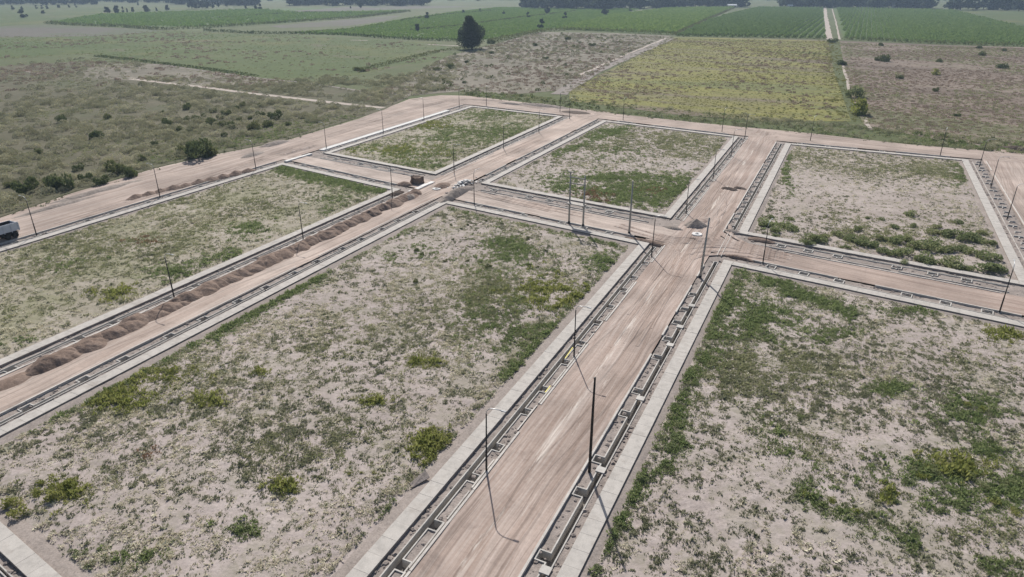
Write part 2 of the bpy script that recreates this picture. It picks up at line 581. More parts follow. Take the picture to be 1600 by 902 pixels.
M['yfield'] = earth_mat('yellow_field', [(0.14, 0.132, 0.062), (0.175, 0.163, 0.066), (0.215, 0.192, 0.092)], 0.02, 0.10, 0.8, 0.4, 0.2,
                        [(0.02, 0.53, (0.175, 0.15, 0.11), 0.75), (0.05, 0.58, (0.105, 0.115, 0.05), 0.6)])
M['bfield'] = earth_mat('brown_field', [(0.145, 0.118, 0.094), (0.185, 0.15, 0.124), (0.235, 0.193, 0.162)], 0.02, 0.12, 0.9, 0.5, 0.3,
                        [(0.025, 0.56, (0.155, 0.15, 0.085), 0.7)])
def band_mat(name, az, cols):
    m, nt, b = new_mat(name)
    v, raw = coords(nt, az, (0.035, 0.006, 1))
    n1 = noise_n(nt, v, 1.0, 4, 0.6, 0.6)
    n2 = noise_n(nt, raw, 0.12, 5, 0.65)
    n3 = noise_n(nt, raw, 0.9, 4, 0.65)
    c = ramp(nt, n1, [(0.36, cols[0]), (0.46, cols[1]), (0.55, cols[2]), (0.64, cols[3])])
    c = mix(nt, 1.0, c, ramp(nt, n2, [(0.3, 0.80), (0.5, 1.0), (0.7, 1.15)]), 'MULTIPLY')
    c = mix(nt, 1.0, c, ramp(nt, n3, [(0.3, 0.75), (0.5, 1.0), (0.7, 1.15)]), 'MULTIPLY')
    nt.links.new(c, b.inputs['Base Color'])
    bump_n(nt, b, n3, 0.5, 0.2)
    return m


M['yfield'] = band_mat('yellow_field_bands', AZ_B, [(0.165, 0.135, 0.098), (0.175, 0.163, 0.075), (0.205, 0.195, 0.06), (0.15, 0.158, 0.062)])
M['bfield'] = band_mat('brown_field_bands', AZ_B, [(0.135, 0.105, 0.082), (0.185, 0.147, 0.118), (0.215, 0.172, 0.14), (0.15, 0.142, 0.088)])
M['track'] = earth_mat('track_earth', [(0.33, 0.285, 0.245), (0.41, 0.355, 0.31), (0.47, 0.41, 0.365)], 0.1, 0.6, 3, 0.3, 0.1)
M['track_grey'] = earth_mat('track_grey', [(0.20, 0.175, 0.155), (0.24, 0.21, 0.19), (0.28, 0.25, 0.225)], 0.1, 0.6, 3, 0.3, 0.1)

field('meadow', [(-300, 75), (0, 58), (150, 54), (260, 48), (330, 52), (470, 55), (560, 60), (690, 68), (715, 88), (560, 117), (440, 126), (330, 112), (240, 97), (130, 84), (0, 92), (-300, 120)], M['meadow'])
field('fallow_field', [(-300, 50), (0, 41), (70, 39), (260, 48), (165, 56), (60, 58), (0, 58), (-300, 72)], M['fallow'])
field('meadow', [(-300, 22), (0, 12), (160, 11), (310, 10), (300, 18), (160, 22), (90, 34), (60, 38), (0, 42), (-300, 52)], M['meadow'])
field('vineyard_field', [(72, 37), (160, 22), (300, 18), (400, 14), (520, 12), (470, 20), (640, 17), (560, 26), (440, 37), (320, 43), (190, 42)], M['vineyard'])
field('fallow_field', [(450, 18), (540, 11), (690, 9), (740, 11), (640, 14), (560, 16.5), (490, 19)], M['fallow'])
field('fallow_field', [(420, 41), (560, 29), (630, 24), (600, 33), (540, 41), (440, 44)], M['fallow'])
field('vineyard_field', [(455, 52), (545, 46), (650, 27), (720, 18), (780, 12), (870, 13), (1010, 13), (960, 24), (880, 44), (770, 62), (720, 65), (600, 59)], M['vineyard'])
field('orchard_field', [(870, 46), (960, 22), (1050, 11), (1150, 11), (1110, 26), (1052, 54), (950, 50)], M['vineyard'])
field('orchard_field', [(1056, 56), (1110, 30), (1180, 11), (1287, 12), (1292, 60)], M['vineyard'])
field('orchard_field', [(1302, 12), (1490, 16), (1760, 58), (1760, 76), (1480, 68), (1318, 61)], M['vineyard'])
field('meadow', [(1492, 16), (1700, 18), (1760, 56), (1620, 52)], M['meadow'])
field('waste_ground', [(560, 160), (640, 118), (700, 88), (770, 70), (840, 50), (950, 52), (1050, 56), (985, 85), (895, 140), (800, 148), (720, 143), (640, 150)], M['waste'])
field('weedy_field', [(1052, 58), (1294, 63), (1302, 110), (1330, 190), (1200, 190), (1060, 180), (890, 158), (890, 140), (960, 106), (1015, 78)], M['yfield'])
field('dry_field', [(1312, 64), (1480, 71), (1760, 78), (1760, 252), (1600, 232), (1480, 222), (1350, 196), (1325, 140)], M['bfield'])
M['scrubland'] = earth_mat('scrub_earth', [(0.075, 0.073, 0.042), (0.11, 0.102, 0.064), (0.155, 0.138, 0.095)], 0.015, 0.12, 0.9, 0.5, 0.3,
                           [(0.02, 0.52, (0.075, 0.088, 0.04), 0.7), (0.035, 0.58, (0.155, 0.127, 0.10), 0.6)])
field('scrubland', [(-400, 150), (0, 104), (130, 96), (240, 100), (440, 128), (640, 151), (600, 172), (556, 185), (440, 221), (330, 242), (240, 263), (110, 302), (0, 340), (-200, 404), (-400, 440)], M['scrubland'])
field('dry_field', [(140, 100), (260, 101), (330, 112), (440, 128), (340, 137), (210, 126), (130, 122)], M['waste'])
# tracks across the fields
def track(name, px, w, mat, z=0.35):
    pts = [U(*p) for p in px]
    mb = MB()
    L, R = [], []
    dense = []
    for a, b in zip(pts[:-1], pts[1:]):
        n = max(1, int((b - a).length / 6))
        for k in range(n):
            dense.append(a.lerp(b, k / n))
    dense.append(pts[-1])
    for i, p in enumerate(dense):
        a = dense[max(0, i - 1)]; b = dense[min(len(dense) - 1, i + 1)]
        d = (b - a).normalized(); n = Vector((d.y, -d.x))
        ww = w * (0.5 + 0.18 * nz(p.x, p.y, 0.05, 3))
        q = p + n * 0.8 * nz(p.x, p.y, 0.03, 9)
        L.append(q - n * ww); R.append(q + n * ww)
    for i in range(len(dense) - 1):
        mb.quad(v3(R[i], z), v3(R[i + 1], z), v3(L[i + 1], z), v3(L[i], z))
    return tag(mb.build(name, mat), kind='structure')


track('path', [(205, 123.5), (260, 130), (330, 138), (400, 147), (470, 155), (540, 163), (600, 169)], 3.4, M['track'], 0.10)
track('path', [(200, 97), (262, 103), (330, 112), (410, 123), (480, 130), (560, 142), (640, 150)], 1.6, M['track_grey'], 0.10)
track('path', [(38, 111), (62, 116)], 2.0, M['track'], 0.10)
track('path', [(872, 148), (930, 112), (1000, 82), (1050, 59)], 6.5, M['track_grey'], 0.11)
track('path', [(905, 118), (960, 94), (1040, 60)], 2.0, M['track'], 0.12)
track('path', [(1289, 12), (1291, 30), (1296, 62)], 4.5, M['track'], 0.11)
track('path', [(1300, 14), (1306, 34), (1312, 62)], 1.4, M['track'], 0.11)
track('path', [(1318, 100), (1323, 122), (1330, 150)], 1.2, M['track'], 0.11)
track('path', [(1351, 184), (1354, 194), (1361, 203)], 1.2, M['track'], 0.11)
track('path', [(668, 70), (728, 72.5)], 3.0, M['track'], 0.11)
track('path', [(548, 63), (575, 63.5)], 3.0, M['track'], 0.11)


# ------------------------------------------------------------------ streets
def zr(amp, seed=0.0):
    def f(x, y, edge):
        return (0.6 * nz(x, y, 0.35, seed) + 0.4 * nz(x, y, 1.1, seed + 5)) * amp
    return f


def offs(poly, o):
    """offset a ccw convex quad outward by o (number or list per side)"""
    n = len(poly)
    oo = [o] * n if isinstance(o, (int, float)) else o
    res = []
    lines = []
    for i in range(n):
        a, b = poly[i], poly[(i + 1) % n]
        d = (b - a).normalized()
        nn = Vector((d.y, -d.x))
        lines.append((a + nn * oo[i], d))
    for i in range(n):
        p, d = lines[i - 1]
        q, e = lines[i]
        det = d.x * (-e.y) + e.x * d.y
        r = q - p
        t = (r.x * (-e.y) + e.x * r.y) / det
        res.append(p + d * t)
    return res


# kerb offsets of each block side: near, right, far, left
KERB = dict(C=[2.8, 2.85, 2.3, 2.85], D=[2.8, 3.8, 2.8, 2.75], E=[5.3, 4.2, 2.4, 2.75], F=[5.6, 2.75, 2.4, 2.75],
            G=[4.6, 2.75, 2.4, 4.4], H=[2.8, 2.85, 2.8, 2.85])
KW = 0.22
ISL = {k: offs(BL[k], KERB[k]) for k in BL}

gap = 0.12    # streets run this far under the kerbs


def street(name, c, mat, step=1.0, amp=0.05, z0=0.0, seed=1.0):
    f = zr(amp, seed)
    return patch_grid(c, step, lambda x, y, e: z0 + f(x, y, e), name, mat)


street('street', [TR(-24.85, NEAR_R), TR(-16.75, NEAR_R), TR(-16.75, 228.5), TR(-25.3, 228.5)], M['road_main'], 0.8, 0.07, 0, 2)
street('street', [TR(-85.25, NEAR_R), TR(-77.35, NEAR_R), TR(-76.4, 228.5), TR(-86.1, 228.5)], M['road_left'], 1.0, 0.06, 0, 4)
street('street', [TR(34.4, NEAR_R), TR(62, NEAR_R), TR(62, 262), TR(35.2, 262)], M['road_edge'], 1.5, 0.08, 0, 6)
I = ISL
street('street', [I['C'][3] + Vector((-1, .5)), I['C'][2] + Vector((0.6, 0)), I['F'][1] + Vector((0.6, -.3)), I['F'][0] + Vector((-1, 0))], M['road_pale'], 1.0, 0.07, -0.02, 8)
street('street', [I['D'][3] + Vector((-1, .5)), I['D'][2] + Vector((0.8, -.3)), I['E'][1] + Vector((0.8, -.3)), I['E'][0] + Vector((-1, .3))], M['road_cross'], 1.0, 0.05, -0.02, 10)
street('street', [I['H'][3] + Vector((-1, .5)), I['H'][2] + Vector((0.8, -.3)), I['G'][1] + Vector((0.8, -.3)), I['G'][0] + Vector((-1, .3))], M['road_pale'], 1.0, 0.06, -0.02, 12)
for k in 'HCD':
    street('street', [TR({'H': -134, 'C': -77.5, 'D': -17}[k], NEAR_R), TR({'H': -85, 'C': -24.8, 'D': 34.6}[k], NEAR_R), I[k][1] + Vector((.5, 0)), I[k][0] + Vector((-.5, 0))], M['road_pale'], 1.5, 0.05, -0.02, 14)


def loft_street(name, inner, outer_, mat, n_across, amp, seed, bank=0.0):
    vs, fs = [], []
    n = len(inner)
    f = zr(amp, seed)
    for i in range(n):
        for k in range(n_across + 1):
            p = inner[i].lerp(outer_[i], k / n_across)
            e = k in (0, n_across)
            z = f(p.x, p.y, False)
            if k == n_across:
                z = 0.05
            elif bank and k / n_across > 0.6:
                z += bank * max(0, nz(p.x, p.y, 0.22, seed + 3)) * (1 - abs(k / n_across - 0.8) / 0.2)
            vs.append((p.x, p.y, z))
    w = n_across + 1
    for i in range(n - 1):
        for k in range(n_across):
            a = i * w + k
            fs.append((a, a + 1, a + w + 1, a + w))
    me = bpy.data.meshes.new(name)
    me.from_pydata(vs, [], fs)
    me.materials.append(mat)
    me.polygons.foreach_set('use_smooth', [True] * len(me.polygons))
    bm = bmesh.new(); bm.from_mesh(me)
    bmesh.ops.recalc_face_normals(bm, faces=bm.faces)
    if sum(x.normal.z for x in bm.faces) < 0:
        bmesh.ops.reverse_faces(bm, faces=bm.faces)
    bm.to_mesh(me); bm.free()
    return tag(link(name, me), kind='structure')


def resample(pts, n):
    seg = [(b - a).length for a, b in zip(pts[:-1], pts[1:])]
    tot = sum(seg)
    out = []
    for i in range(n):
        d = tot * i / (n - 1)
        k = 0
        while k < len(seg) - 1 and d > seg[k]:
            d -= seg[k]; k += 1
        out.append(pts[k].lerp(pts[k + 1], min(1, d / seg[k])))
    return out


# left boundary road, from behind the photographer up to the far corner
inn = resample([TR(-133.1, NEAR_R), I['H'][3] + Vector((.1, 0)), I['G'][0] + Vector((.2, 0)), I['G'][3] + Vector((.2, -.1))], 190)
outl = resample([TR(-150, NEAR_R), U(-200, 405), U(0, 341), U(110, 303), U(240, 264), U(330, 243), U(440, 222), U(560, 186), U(640, 155)], 190)
loft_street('street', inn, outl, M['road_edge'], 14, 0.12, 16, 0.5)
inn = resample([I['G'][3] + Vector((.1, -.2)), I['G'][2], I['F'][3], I['F'][2], I['E'][3], I['E'][2], TR(64, 222)], 170)
outl = resample([U(640, 155), U(690, 149), U(730, 150), U(800, 158), U(880, 168), U(960, 178), U(1100, 193), U(1270, 209), U(1420, 226), U(1540, 236), U(1800, 262)], 170)
loft_street('street', inn, outl, M['road_back'], 12, 0.10, 18, 0.35)

# ------------------------------------------------------------------ blocks: pavements, verges, drainage channels, kerbs, lots
SW = 1.55                       # pavement width
MARG = dict(C=1.5, D=0.9, E=0.9, F=0.9, G=0.7, H=0.8)
Z_V, Z_WALL, Z_FLOOR = -0.22, -0.11, -1.02
Z_SW, Z_M = 0.10, -0.10


def sub_strip(mb, P0, e, n, s0, s1, o0, o1, zf, step=0.7):
    """gridded strip in side coordinates"""
    if s1 - s0 < 0.02 or o1 - o0 < 0.02:
        return
    nu = max(1, int((s1 - s0) / step)); nv = max(1, int((o1 - o0) / 0.45))
    st = len(mb.v)
    for j in range(nv + 1):
        for i in range(nu + 1):
            p = P0 + e * (s0 + (s1 - s0) * i / nu) + n * (o0 + (o1 - o0) * j / nv)
            mb.v.append((p.x, p.y, zf(p.x, p.y)))
    w = nu + 1
    for j in range(nv):
        for i in range(nu):
            a = st + j * w + i
            mb.f.append((a, a + w, a + w + 1, a + 1))


def zverge(x, y):
    return Z_V + 0.10 * nz(x, y, 0.9, 2) + 0.07 * nz(x, y, 2.6, 7)


def lbox(mb, P0, e, n, s0, s1, o0, o1, z0, z1, jit=0.0):
    p = [P0 + e * s + n * o for s, o in ((s0, o0), (s0, o1), (s1, o1), (s1, o0))]
    dz = [random.uniform(-jit, jit) for _ in range(4)]
    mb.hexa([v3(q, z0) for q in p], [v3(q, z1 + d) for q, d in zip(p, dz)])


def worldS(P0, e, vals, axis):
    """photograph-measured distances along an axis -> distances along a side"""
    sgn = 1 if e.dot(axis) > 0 else -1
    return sorted(sgn * (v - P0.dot(axis)) for v in vals)


def rng_list(a, b, pattern):
    out = []
    x = a
    i = 0
    while x < b:
        out.append(x)
        x += pattern[i % len(pattern)]
        i += 1
    return out


SIDES = {
    # mode, wall offsets, bump reach, bump list axis + values
    ('C', 1): dict(mode='jog', w=(0.80, 1.42), bo=2.28, ax=UA, v=[28.2, 33.4, 38.4, 45.3, 50.5, 57.5, 62.5, 69.4, 74.8, 81.5, 87.0, 93.7, 98.9, 105.7], rail=True, bw=0.6),
    ('D', 3): dict(mode='jog', w=(0.75, 1.40), bo=2.36, ax=UA, v=[25.3, 33.8, 39.25, 47.85, 53.1, 61.8, 66.8, 75.5, 80.9, 86.2, 90.8, 96.5], bridge=[37.9, 51.6, 65.4, 79.3, 85.0, 92.4], bw=0.57),
    ('C', 3): dict(mode='jog', w=(0.80, 1.35), bo=2.05, ax=UA, v=[15.5, 22.2, 28.1, 34.2, 40.9, 46.2, 53.0, 58.6, 65.0, 70.6, 76.9, 82.5, 89.3, 94.7, 101.0, 106.6, 113.0], bw=0.65),
    ('H', 1): dict(mode='jog', w=(0.85, 1.45), bo=2.25, ax=UA, v=[24.5, 33.3, 38.5, 47.25, 52.4, 61.1, 66.2, 73.6, 79.2, 88.6, 93.4, 102.3, 107.6, 116.0, 121.3], bw=0.65, rail=True),
    ('F', 3): dict(mode='jog', w=(0.8, 1.4), bo=2.1, ax=UA, v=rng_list(141, 222, [5.3, 7.2]), bw=0.65),
    ('G', 1): dict(mode='jog', w=(0.8, 1.4), bo=2.1, ax=UA, v=rng_list(147, 224, [5.3, 7.2]), bw=0.65),
    ('F', 1): dict(mode='jog', w=(0.8, 1.45), bo=2.2, ax=UA, v=rng_list(137, 216, [5.2, 5.2, 6.4]), bw=0.5, rail=True),
    ('E', 3): dict(mode='jog', w=(0.75, 1.35), bo=2.3, ax=UA, v=rng_list(131.5, 208, [5.2, 3.6]), bw=0.55),
    ('C', 2): dict(mode='box', w=(0.55, 0.80), box=(0.95, 1.75), ax=UB, v=[-83.15, -77.75, -71.8, -62.9, -58.1, -52.7], bw=0.65),
    ('D', 2): dict(mode='box', w=(0.55, 0.80), box=(1.0, 2.15), ax=UB, v=[-22.8, -17.6, -12.3, -2.8, 2.3, 7.5], bw=0.7),
    ('E', 0): dict(mode='box', w=(1.05, 1.40), box=(1.65, 2.65), ax=UB, v=[-24.0, -19.4, -14.6, -5.5, -0.3, 4.4, 9.4], bw=0.7, rail2=3.9),
    ('F', 0): dict(mode='box', w=(1.2, 1.6), box=(1.9, 2.9), ax=UB, v=[-92.5, -87.4, -78.0, -72.8, -63.6, -58.5], bw=0.7, rail2=4.0),
    ('G', 0): dict(mode='box', w=(1.0, 1.4), box=(1.7, 2.6), ax=UB, v=[-150.5, -145, -139.8, -130.6, -125.2, -119.5], bw=0.7, rail2=3.6),
    ('H', 2): dict(mode='box', w=(0.6, 0.9), box=(1.05, 2.05), ax=UB, v=[-141.6, -136.4, -131, -121.8, -116.4, -111], bw=0.8),
    ('G', 2): dict(mode='box', w=(0.6, 0.9), box=(1.0, 1.8), ax=UB, v=[-186, -179, -171], bw=0.6),
    ('F', 2): dict(mode='box', w=(0.6, 0.9), box=(1.0, 1.8), ax=UB, v=[-108, -101, -95, -88, -81, -75], bw=0.6),
    ('E', 2): dict(mode='box', w=(0.6, 0.9), box=(1.0, 1.8), ax=UB, v=[-56, -50, -41.5, -34, -27, -20], bw=0.6),
    ('G', 3): dict(mode='jog', w=(0.8, 1.35), bo=2.0, ax=UA, v=rng_list(150, 232, [5.3, 7.2]), bw=0.6, white=True),
    ('H', 3): dict(mode='jog', w=(0.8, 1.35), bo=2.0, ax=UA, v=rng_list(30, 134, [8.6, 5.2]), bw=0.6),
    ('E', 1): dict(mode='tees', ax=UA, v=rng_list(128, 214, [6.8])),
    ('D', 1): dict(mode='box', w=(0.6, 0.9), box=(1.0, 2.0), ax=UA, v=rng_list(30, 110, [7]), bw=0.7),
    ('C', 0): dict(mode='box', w=(0.6, 0.9), box=(1.0, 2.0), ax=UB, v=[-66, -60, -52, -46, -38], bw=0.7),
    ('D', 0): dict(mode='box', w=(0.6, 0.9), box=(1.0, 2.0), ax=UB, v=[-2, 5, 12], bw=0.7),
    ('H', 0): dict(mode='box', w=(0.6, 0.9), box=(1.0, 2.0), ax=UB, v=[-110, -100], bw=0.7),
}
CH_LABEL = {
    ('C', 1): 'open concrete drainage channel with hooked tree pits, across the street from the tarred wooden pole',
    ('D', 3): 'open concrete drainage channel with cover slabs and hooked tree pits beside the tarred wooden pole',
    ('C', 3): 'concrete drainage channel with small tree pits across the street from the soil heaps',
    ('H', 1): 'concrete drainage channel running close behind the long row of soil heaps',
    ('F', 3): 'concrete drainage channel leading away from the white rubble pile towards the boundary road',
    ('G', 1): 'concrete drainage channel beside the far street, across it from the white rubble pile',
    ('F', 1): 'concrete drainage channel beside the red and green weed patch and the dark dirt spill',
    ('E', 3): 'ladder-like concrete channel with close-set tree pits beside the bushy lot',
    ('C', 2): 'narrow channel with box tree pits at the feet of the twin concrete poles',
    ('D', 2): 'narrow channel with box tree pits on the cross street, opposite the bushy lot',
    ('E', 0): 'narrow channel with dark box pits along the bushy lot beside the cross street',
    ('F', 0): 'narrow channel with box pits across the street from the twin concrete poles',
    ('G', 0): 'narrow channel with box pits beside the dark cut block of earth',
    ('H', 2): 'narrow channel with box pits along the lot edge thick with green weeds',
    ('G', 3): 'concrete channel beside the strip of fresh white concrete on the boundary road',
    ('H', 3): 'concrete channel along the boundary road where the dump truck stands',
    ('E', 1): 'unfinished channel of separate T-shaped wall pieces beside the wide reddish road',
    ('G', 2): 'shallow channel with box pits on the boundary road near the large earth corner',
    ('F', 2): 'shallow channel with box pits on the boundary road opposite the yellow field',
    ('E', 2): 'shallow channel with box pits on the boundary road opposite the dry brown field',
}

pit_mesh = {}


def bump_pit(bw, d, h=0.06):
    """three walls of a hooked tree pit; local x along the side, y outward from the inner wall line"""
    key = ('b', bw, round(d, 2))
    if key not in pit_mesh:
        mb = MB()
        mb.box(-bw - h, -bw + h, -h, d - h, Z_FLOOR - 0.05, Z_WALL)
        mb.box(bw - h, bw + h, -h, d - h, Z_FLOOR - 0.05, Z_WALL)
        mb.box(-bw - h, bw + h, d - h, d + h, Z_FLOOR - 0.05, Z_WALL)
        pit_mesh[key] = mb.mesh('tree_pit', M['conc'])
    return pit_mesh[key]


def box_pit(bw, d, h=0.07):
    key = ('x', bw, round(d, 2))
    if key not in pit_mesh:
        mb = MB()
        zb = -0.75
        mb.box(-bw - h, -bw + h, 0, d, zb, Z_WALL + 0.05)
        mb.box(bw - h, bw + h, 0, d, zb, Z_WALL + 0.05)
        mb.box(-bw - h, bw + h, d, d + 2 * h, zb, Z_WALL + 0.05)
        mb.box(-bw - h, bw + h, -2 * h, 0, zb, Z_WALL + 0.05)
        mb.box(-0.1, 0.1, d + 2 * h, d + 2 * h + 0.35, zb, Z_WALL + 0.02)
        pit_mesh[key] = mb.mesh('tree_pit', M['conc'])
    return pit_mesh[key]


slab_me = {}


def slab_mesh(w, l):
    key = (round(w, 2), round(l, 2))
    if key not in slab_me:
        mb = MB()
        b = 0.006
        g = 0.006
        x0, x1, y0, y1 = g, l - g, g, w - g
        mb.hexa([(x0, y0, -0.16), (x1, y0, -0.16), (x1, y1, -0.16), (x0, y1, -0.16)],
                [(x0, y0, -b), (x1, y0, -b), (x1, y1, -b), (x0, y1, -b)])
        mb.f.pop(1)
        n = len(mb.v)
        mb.v += [(x0 + b, y0 + b, 0), (x1 - b, y0 + b, 0), (x1 - b, y1 - b, 0), (x0 + b, y1 - b, 0)]
        mb.f.append((n, n + 1, n + 2, n + 3))
        for i in range(4):
            j = (i + 1) % 4
            mb.f.append((4 + i, 4 + j, n + j, n + i))
        slab_me[key] = mb.mesh('slab', M['slab'])
    return slab_me[key]


LOTS = {}
for key, poly in BL.items():
    # --- pavement: bed, with one slab per casting
    bed = MB()
    inner = offs(poly, -SW)
    mo = offs(poly, -SW - MARG[key])
    for i in range(4):
        j = (i + 1) % 4
        bed.quad(v3(poly[i], Z_SW - 0.05), v3(poly[j], Z_SW - 0.05), v3(inner[j], Z_SW - 0.05), v3(inner[i], Z_SW - 0.05))
        for a, b in ((poly[j], poly[i]), (inner[i], inner[j])):
            bed.quad(v3(a, -0.5), v3(b, -0.5), v3(b, Z_SW - 0.05), v3(a, Z_SW - 0.05))
    bed_o = tag(bed.build('pavement', M['verge']), kind='structure')
    far_mb = MB()
    for i in range(4):
        a, b = poly[i], poly[(i + 1) % 4]
        L = (b - a).length
        e = (b - a).normalized()
        n = Vector((e.y, -e.x))
        # corner slab belongs to the side that starts there; sides run from corner to corner minus the width
        cornerpts = [poly[i], inner[i]]
        s0 = SW * 1.02 if True else 0
        ang = math.atan2(e.y, e.x)
        nsl = max(1, round((L - 2 * SW * 1.02) / 1.95))
        ln = (L - 2 * SW * 1.02 - 0.35) / nsl
        for k in range(nsl):
            s = s0 + 0.17 + k * ln
            p = a + e * s - n * SW      # left end of the slab on the lot side
            mid = a + e * (s + ln / 2)
            dz = random.uniform(-0.012, 0.012)
            pxx, pyy = pix(np.array([[mid.x, mid.y]]))
            vis = -150 < pxx[0] < 1750 and pyy[0] < 1000 and mid.y > 20
            if mid.length < 155 and vis:
                o = link('slab', slab_mesh(SW, ln), bed_o, (p.x + n.x * SW, p.y + n.y * SW, Z_SW + dz), ang)
            else:
                q = [a + e * (s + .012) - n * SW, a + e * (s + ln - .012) - n * SW, a + e * (s + ln - .012), a + e * (s + .012)]
                q = q[::-1]
                q = [q[0], q[1], q[2], q[3]]
                far_mb.hexa([v3(x, -0.05) for x in (q[3], q[0], q[1], q[2])][::-1], [v3(x, Z_SW + dz) for x in (q[3], q[0], q[1], q[2])][::-1])
        # corner casting
        c0 = offs(poly, -SW)[i]
        e_prev = (poly[i] - poly[i - 1]).normalized()
        q0 = poly[i]
        q1 = q0 + e * (SW * 1.02 + 0.14)
        q3 = q0 - e_prev * (SW * 1.02 + 0.14)
        n_prev = Vector((e_prev.y, -e_prev.x))
        mbc = MB()
        ring = [q0, q1, q1 - n * SW, inner[i], q3 - n_prev * SW, q3]
        nn0 = len(mbc.v)
        mbc.v += [v3(x, Z_SW) for x in ring] + [v3(x, -0.1) for x in ring]
        mbc.f.append(tuple(range(nn0, nn0 + 6)))
        for k in range(6):
            k2 = (k + 1) % 6
            mbc.f.append((nn0 + k, nn0 + 6 + k, nn0 + 6 + k2, nn0 + k2))
        mbc.build('slab', M['slab'], bed_o)
    if far_mb.v:
        tag(far_mb.build('slab', M['slab'], bed_o), kind='stuff')
    # --- gravel margin and lot
    mb = MB()
    for i in range(4):
        j = (i + 1) % 4
        a, b, c, d = inner[i], inner[j], mo[j], mo[i]
        e = (b - a).normalized(); n = Vector((e.y, -e.x))
        nu = max(1, int((b - a).length / 0.9))
        st = len(mb.v)
        for r in range(3):
            for k in range(nu + 1):
                p = a.lerp(d, r / 2).lerp(b.lerp(c, r / 2), k / nu)
                if r == 2:
                    p = p - n * (0.55 * nz(p.x, p.y, 0.5, 4) + 0.35)
                mb.v.append((p.x, p.y, Z_M + 0.05 * nz(p.x, p.y, 1.2, 3) + (-0.25 if r == 2 else 0)))
        w = nu + 1
        for r in range(2):
            for k in range(nu):
                q = st + r * w + k
                mb.f.append((q, q + 1, q + w + 1, q + w))
    tag(mb.build('gravel_margin', M['margin'], None, True), kind='structure')
    lotpoly = offs(poly, -SW - 0.05)
    seed = ord(key) * 0.37

    def lz(x, y, edge, seed=seed):
        if edge:
            return Z_M - 0.12
        h = 0.12 * nz(x, y, 0.10, seed) + 0.09 * nz(x, y, 0.45, seed + 1) + 0.06 * nz(x, y, 1.1, seed + 2)
        return Z_M + 0.0 + h
    # keep the rim of the lot just under the margin
    core = offs(poly, -SW - MARG[key] - 0.6)

    def lz2(x, y, edge, lz=lz, core=core):
        z = lz(x, y, edge)
        d = min(abs((Vector((x, y)) - core[i]).dot(Vector(((core[(i + 1) % 4] - core[i]).normalized().y, -(core[(i + 1) % 4] - core[i]).normalized().x)))) for i in range(4))
        ins = inside((x, y), core)
        if not ins:
            return Z_M - 0.12
        return Z_M - 0.10 + (z - (Z_M - 0.10)) * min(1, d / 1.2)
    lot_m = {'C': 'lot', 'D': 'lot', 'E': 'lot_pink', 'F': 'lot', 'G': 'lot_olive', 'H': 'lot_olive'}[key]
    patch_grid(lotpoly, 0.75 if key in 'CD' else 1.0, lz2, 'lot', M[lot_m])
    LOTS[key] = mo

    # --- verges, channels and kerbs of each side
    vmb = MB()
    for i in range(4):
        a, b = poly[i], poly[(i + 1) % 4]
        L = (b - a).length
        e = (b - a).normalized()
        n = Vector((e.y, -e.x))
        K = KERB[key][i]
        sd = SIDES[(key, i)]
        ang = math.atan2(e.y, e.x)
        kin = K - KW
        s_lo, s_hi = 1.0, L - 1.0
        rects = []          # trench cells (s0,s1,o0,o1)
        vals = worldS(a, e, sd['v'], sd['ax'])
        lab = CH_LABEL.get((key, i)) or {('C', 0): 'narrow channel with box pits at the near end of the large dry lot', ('D', 0): 'narrow channel with box pits at the near end of the lot by the tarred pole',
                                         ('D', 1): 'narrow channel with box pits beside the wide reddish road and green patches', ('H', 0): 'narrow channel with box pits at the near end of the dump truck lot'}[(key, i)]
        ch = thing('drainage_channel', lab, 'channel', v3(a + e * (L / 2), 0), 0, 'drainage channels along the streets')
        inv = -Vector(ch.location)

        def build(mb, name, mat, ch=ch, inv=inv):
            mb.v = [(x + inv.x, y + inv.y, z) for x, y, z in mb.v]
            return mb.build(name, mat, ch)
        mode = sd['mode']
        if mode == 'jog':
            w1, w2 = sd['w']; bo = sd['bo']; bw = sd['bw']; h = 0.06
            vals = [s for s in vals if s_lo + bw + 0.6 < s < s_hi - bw - 0.6]
            rects.append((s_lo, s_hi, w1, w2))
            mbw = MB(); mbi = MB(); mbf = MB()
            lbox(mbw, a, e, n, s_lo, s_hi, w1 - h, w1 + h, Z_FLOOR - 0.05, Z_WALL, 0.0)
            build(mbw, 'wall', M['conc'])
            prev = s_lo
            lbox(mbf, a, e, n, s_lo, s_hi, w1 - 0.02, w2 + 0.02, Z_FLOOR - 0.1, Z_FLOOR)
            for s in vals:
                rects.append((s - bw, s + bw, w2, bo))
                lbox(mbi, a, e, n, prev, s - bw - h, w2 - h, w2 + h, Z_FLOOR - 0.05, Z_WALL)
                prev = s + bw + h
                lbox(mbf, a, e, n, s - bw, s + bw, w2 + 0.03, bo, Z_FLOOR - 0.1, Z_FLOOR + 0.01)
                p = a + e * s + n * w2
                o = link('tree_pit', bump_pit(bw, bo - w2), ch, v3(p + Vector((inv.x, inv.y))), 0)
                # local y outward: mirror through a rotation of the frame
                o.matrix_local = Matrix(((e.x, n.x, 0, p.x + inv.x), (e.y, n.y, 0, p.y + inv.y), (0, 0, 1, 0), (0, 0, 0, 1)))
            lbox(mbi, a, e, n, prev, s_hi, w2 - h, w2 + h, Z_FLOOR - 0.05, Z_WALL)
            build(mbi, 'wall', M['conc'])
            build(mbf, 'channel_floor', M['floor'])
            for s in worldS(a, e, sd.get('bridge', []), sd['ax']):
                mbb = MB()
                lbox(mbb, a, e, n, s - 0.42, s + 0.42, w1 - 0.12, w2 + 0.12, Z_WALL + 0.003, Z_WALL + 0.10)
                build(mbb, 'cover_slab', M['conc'])
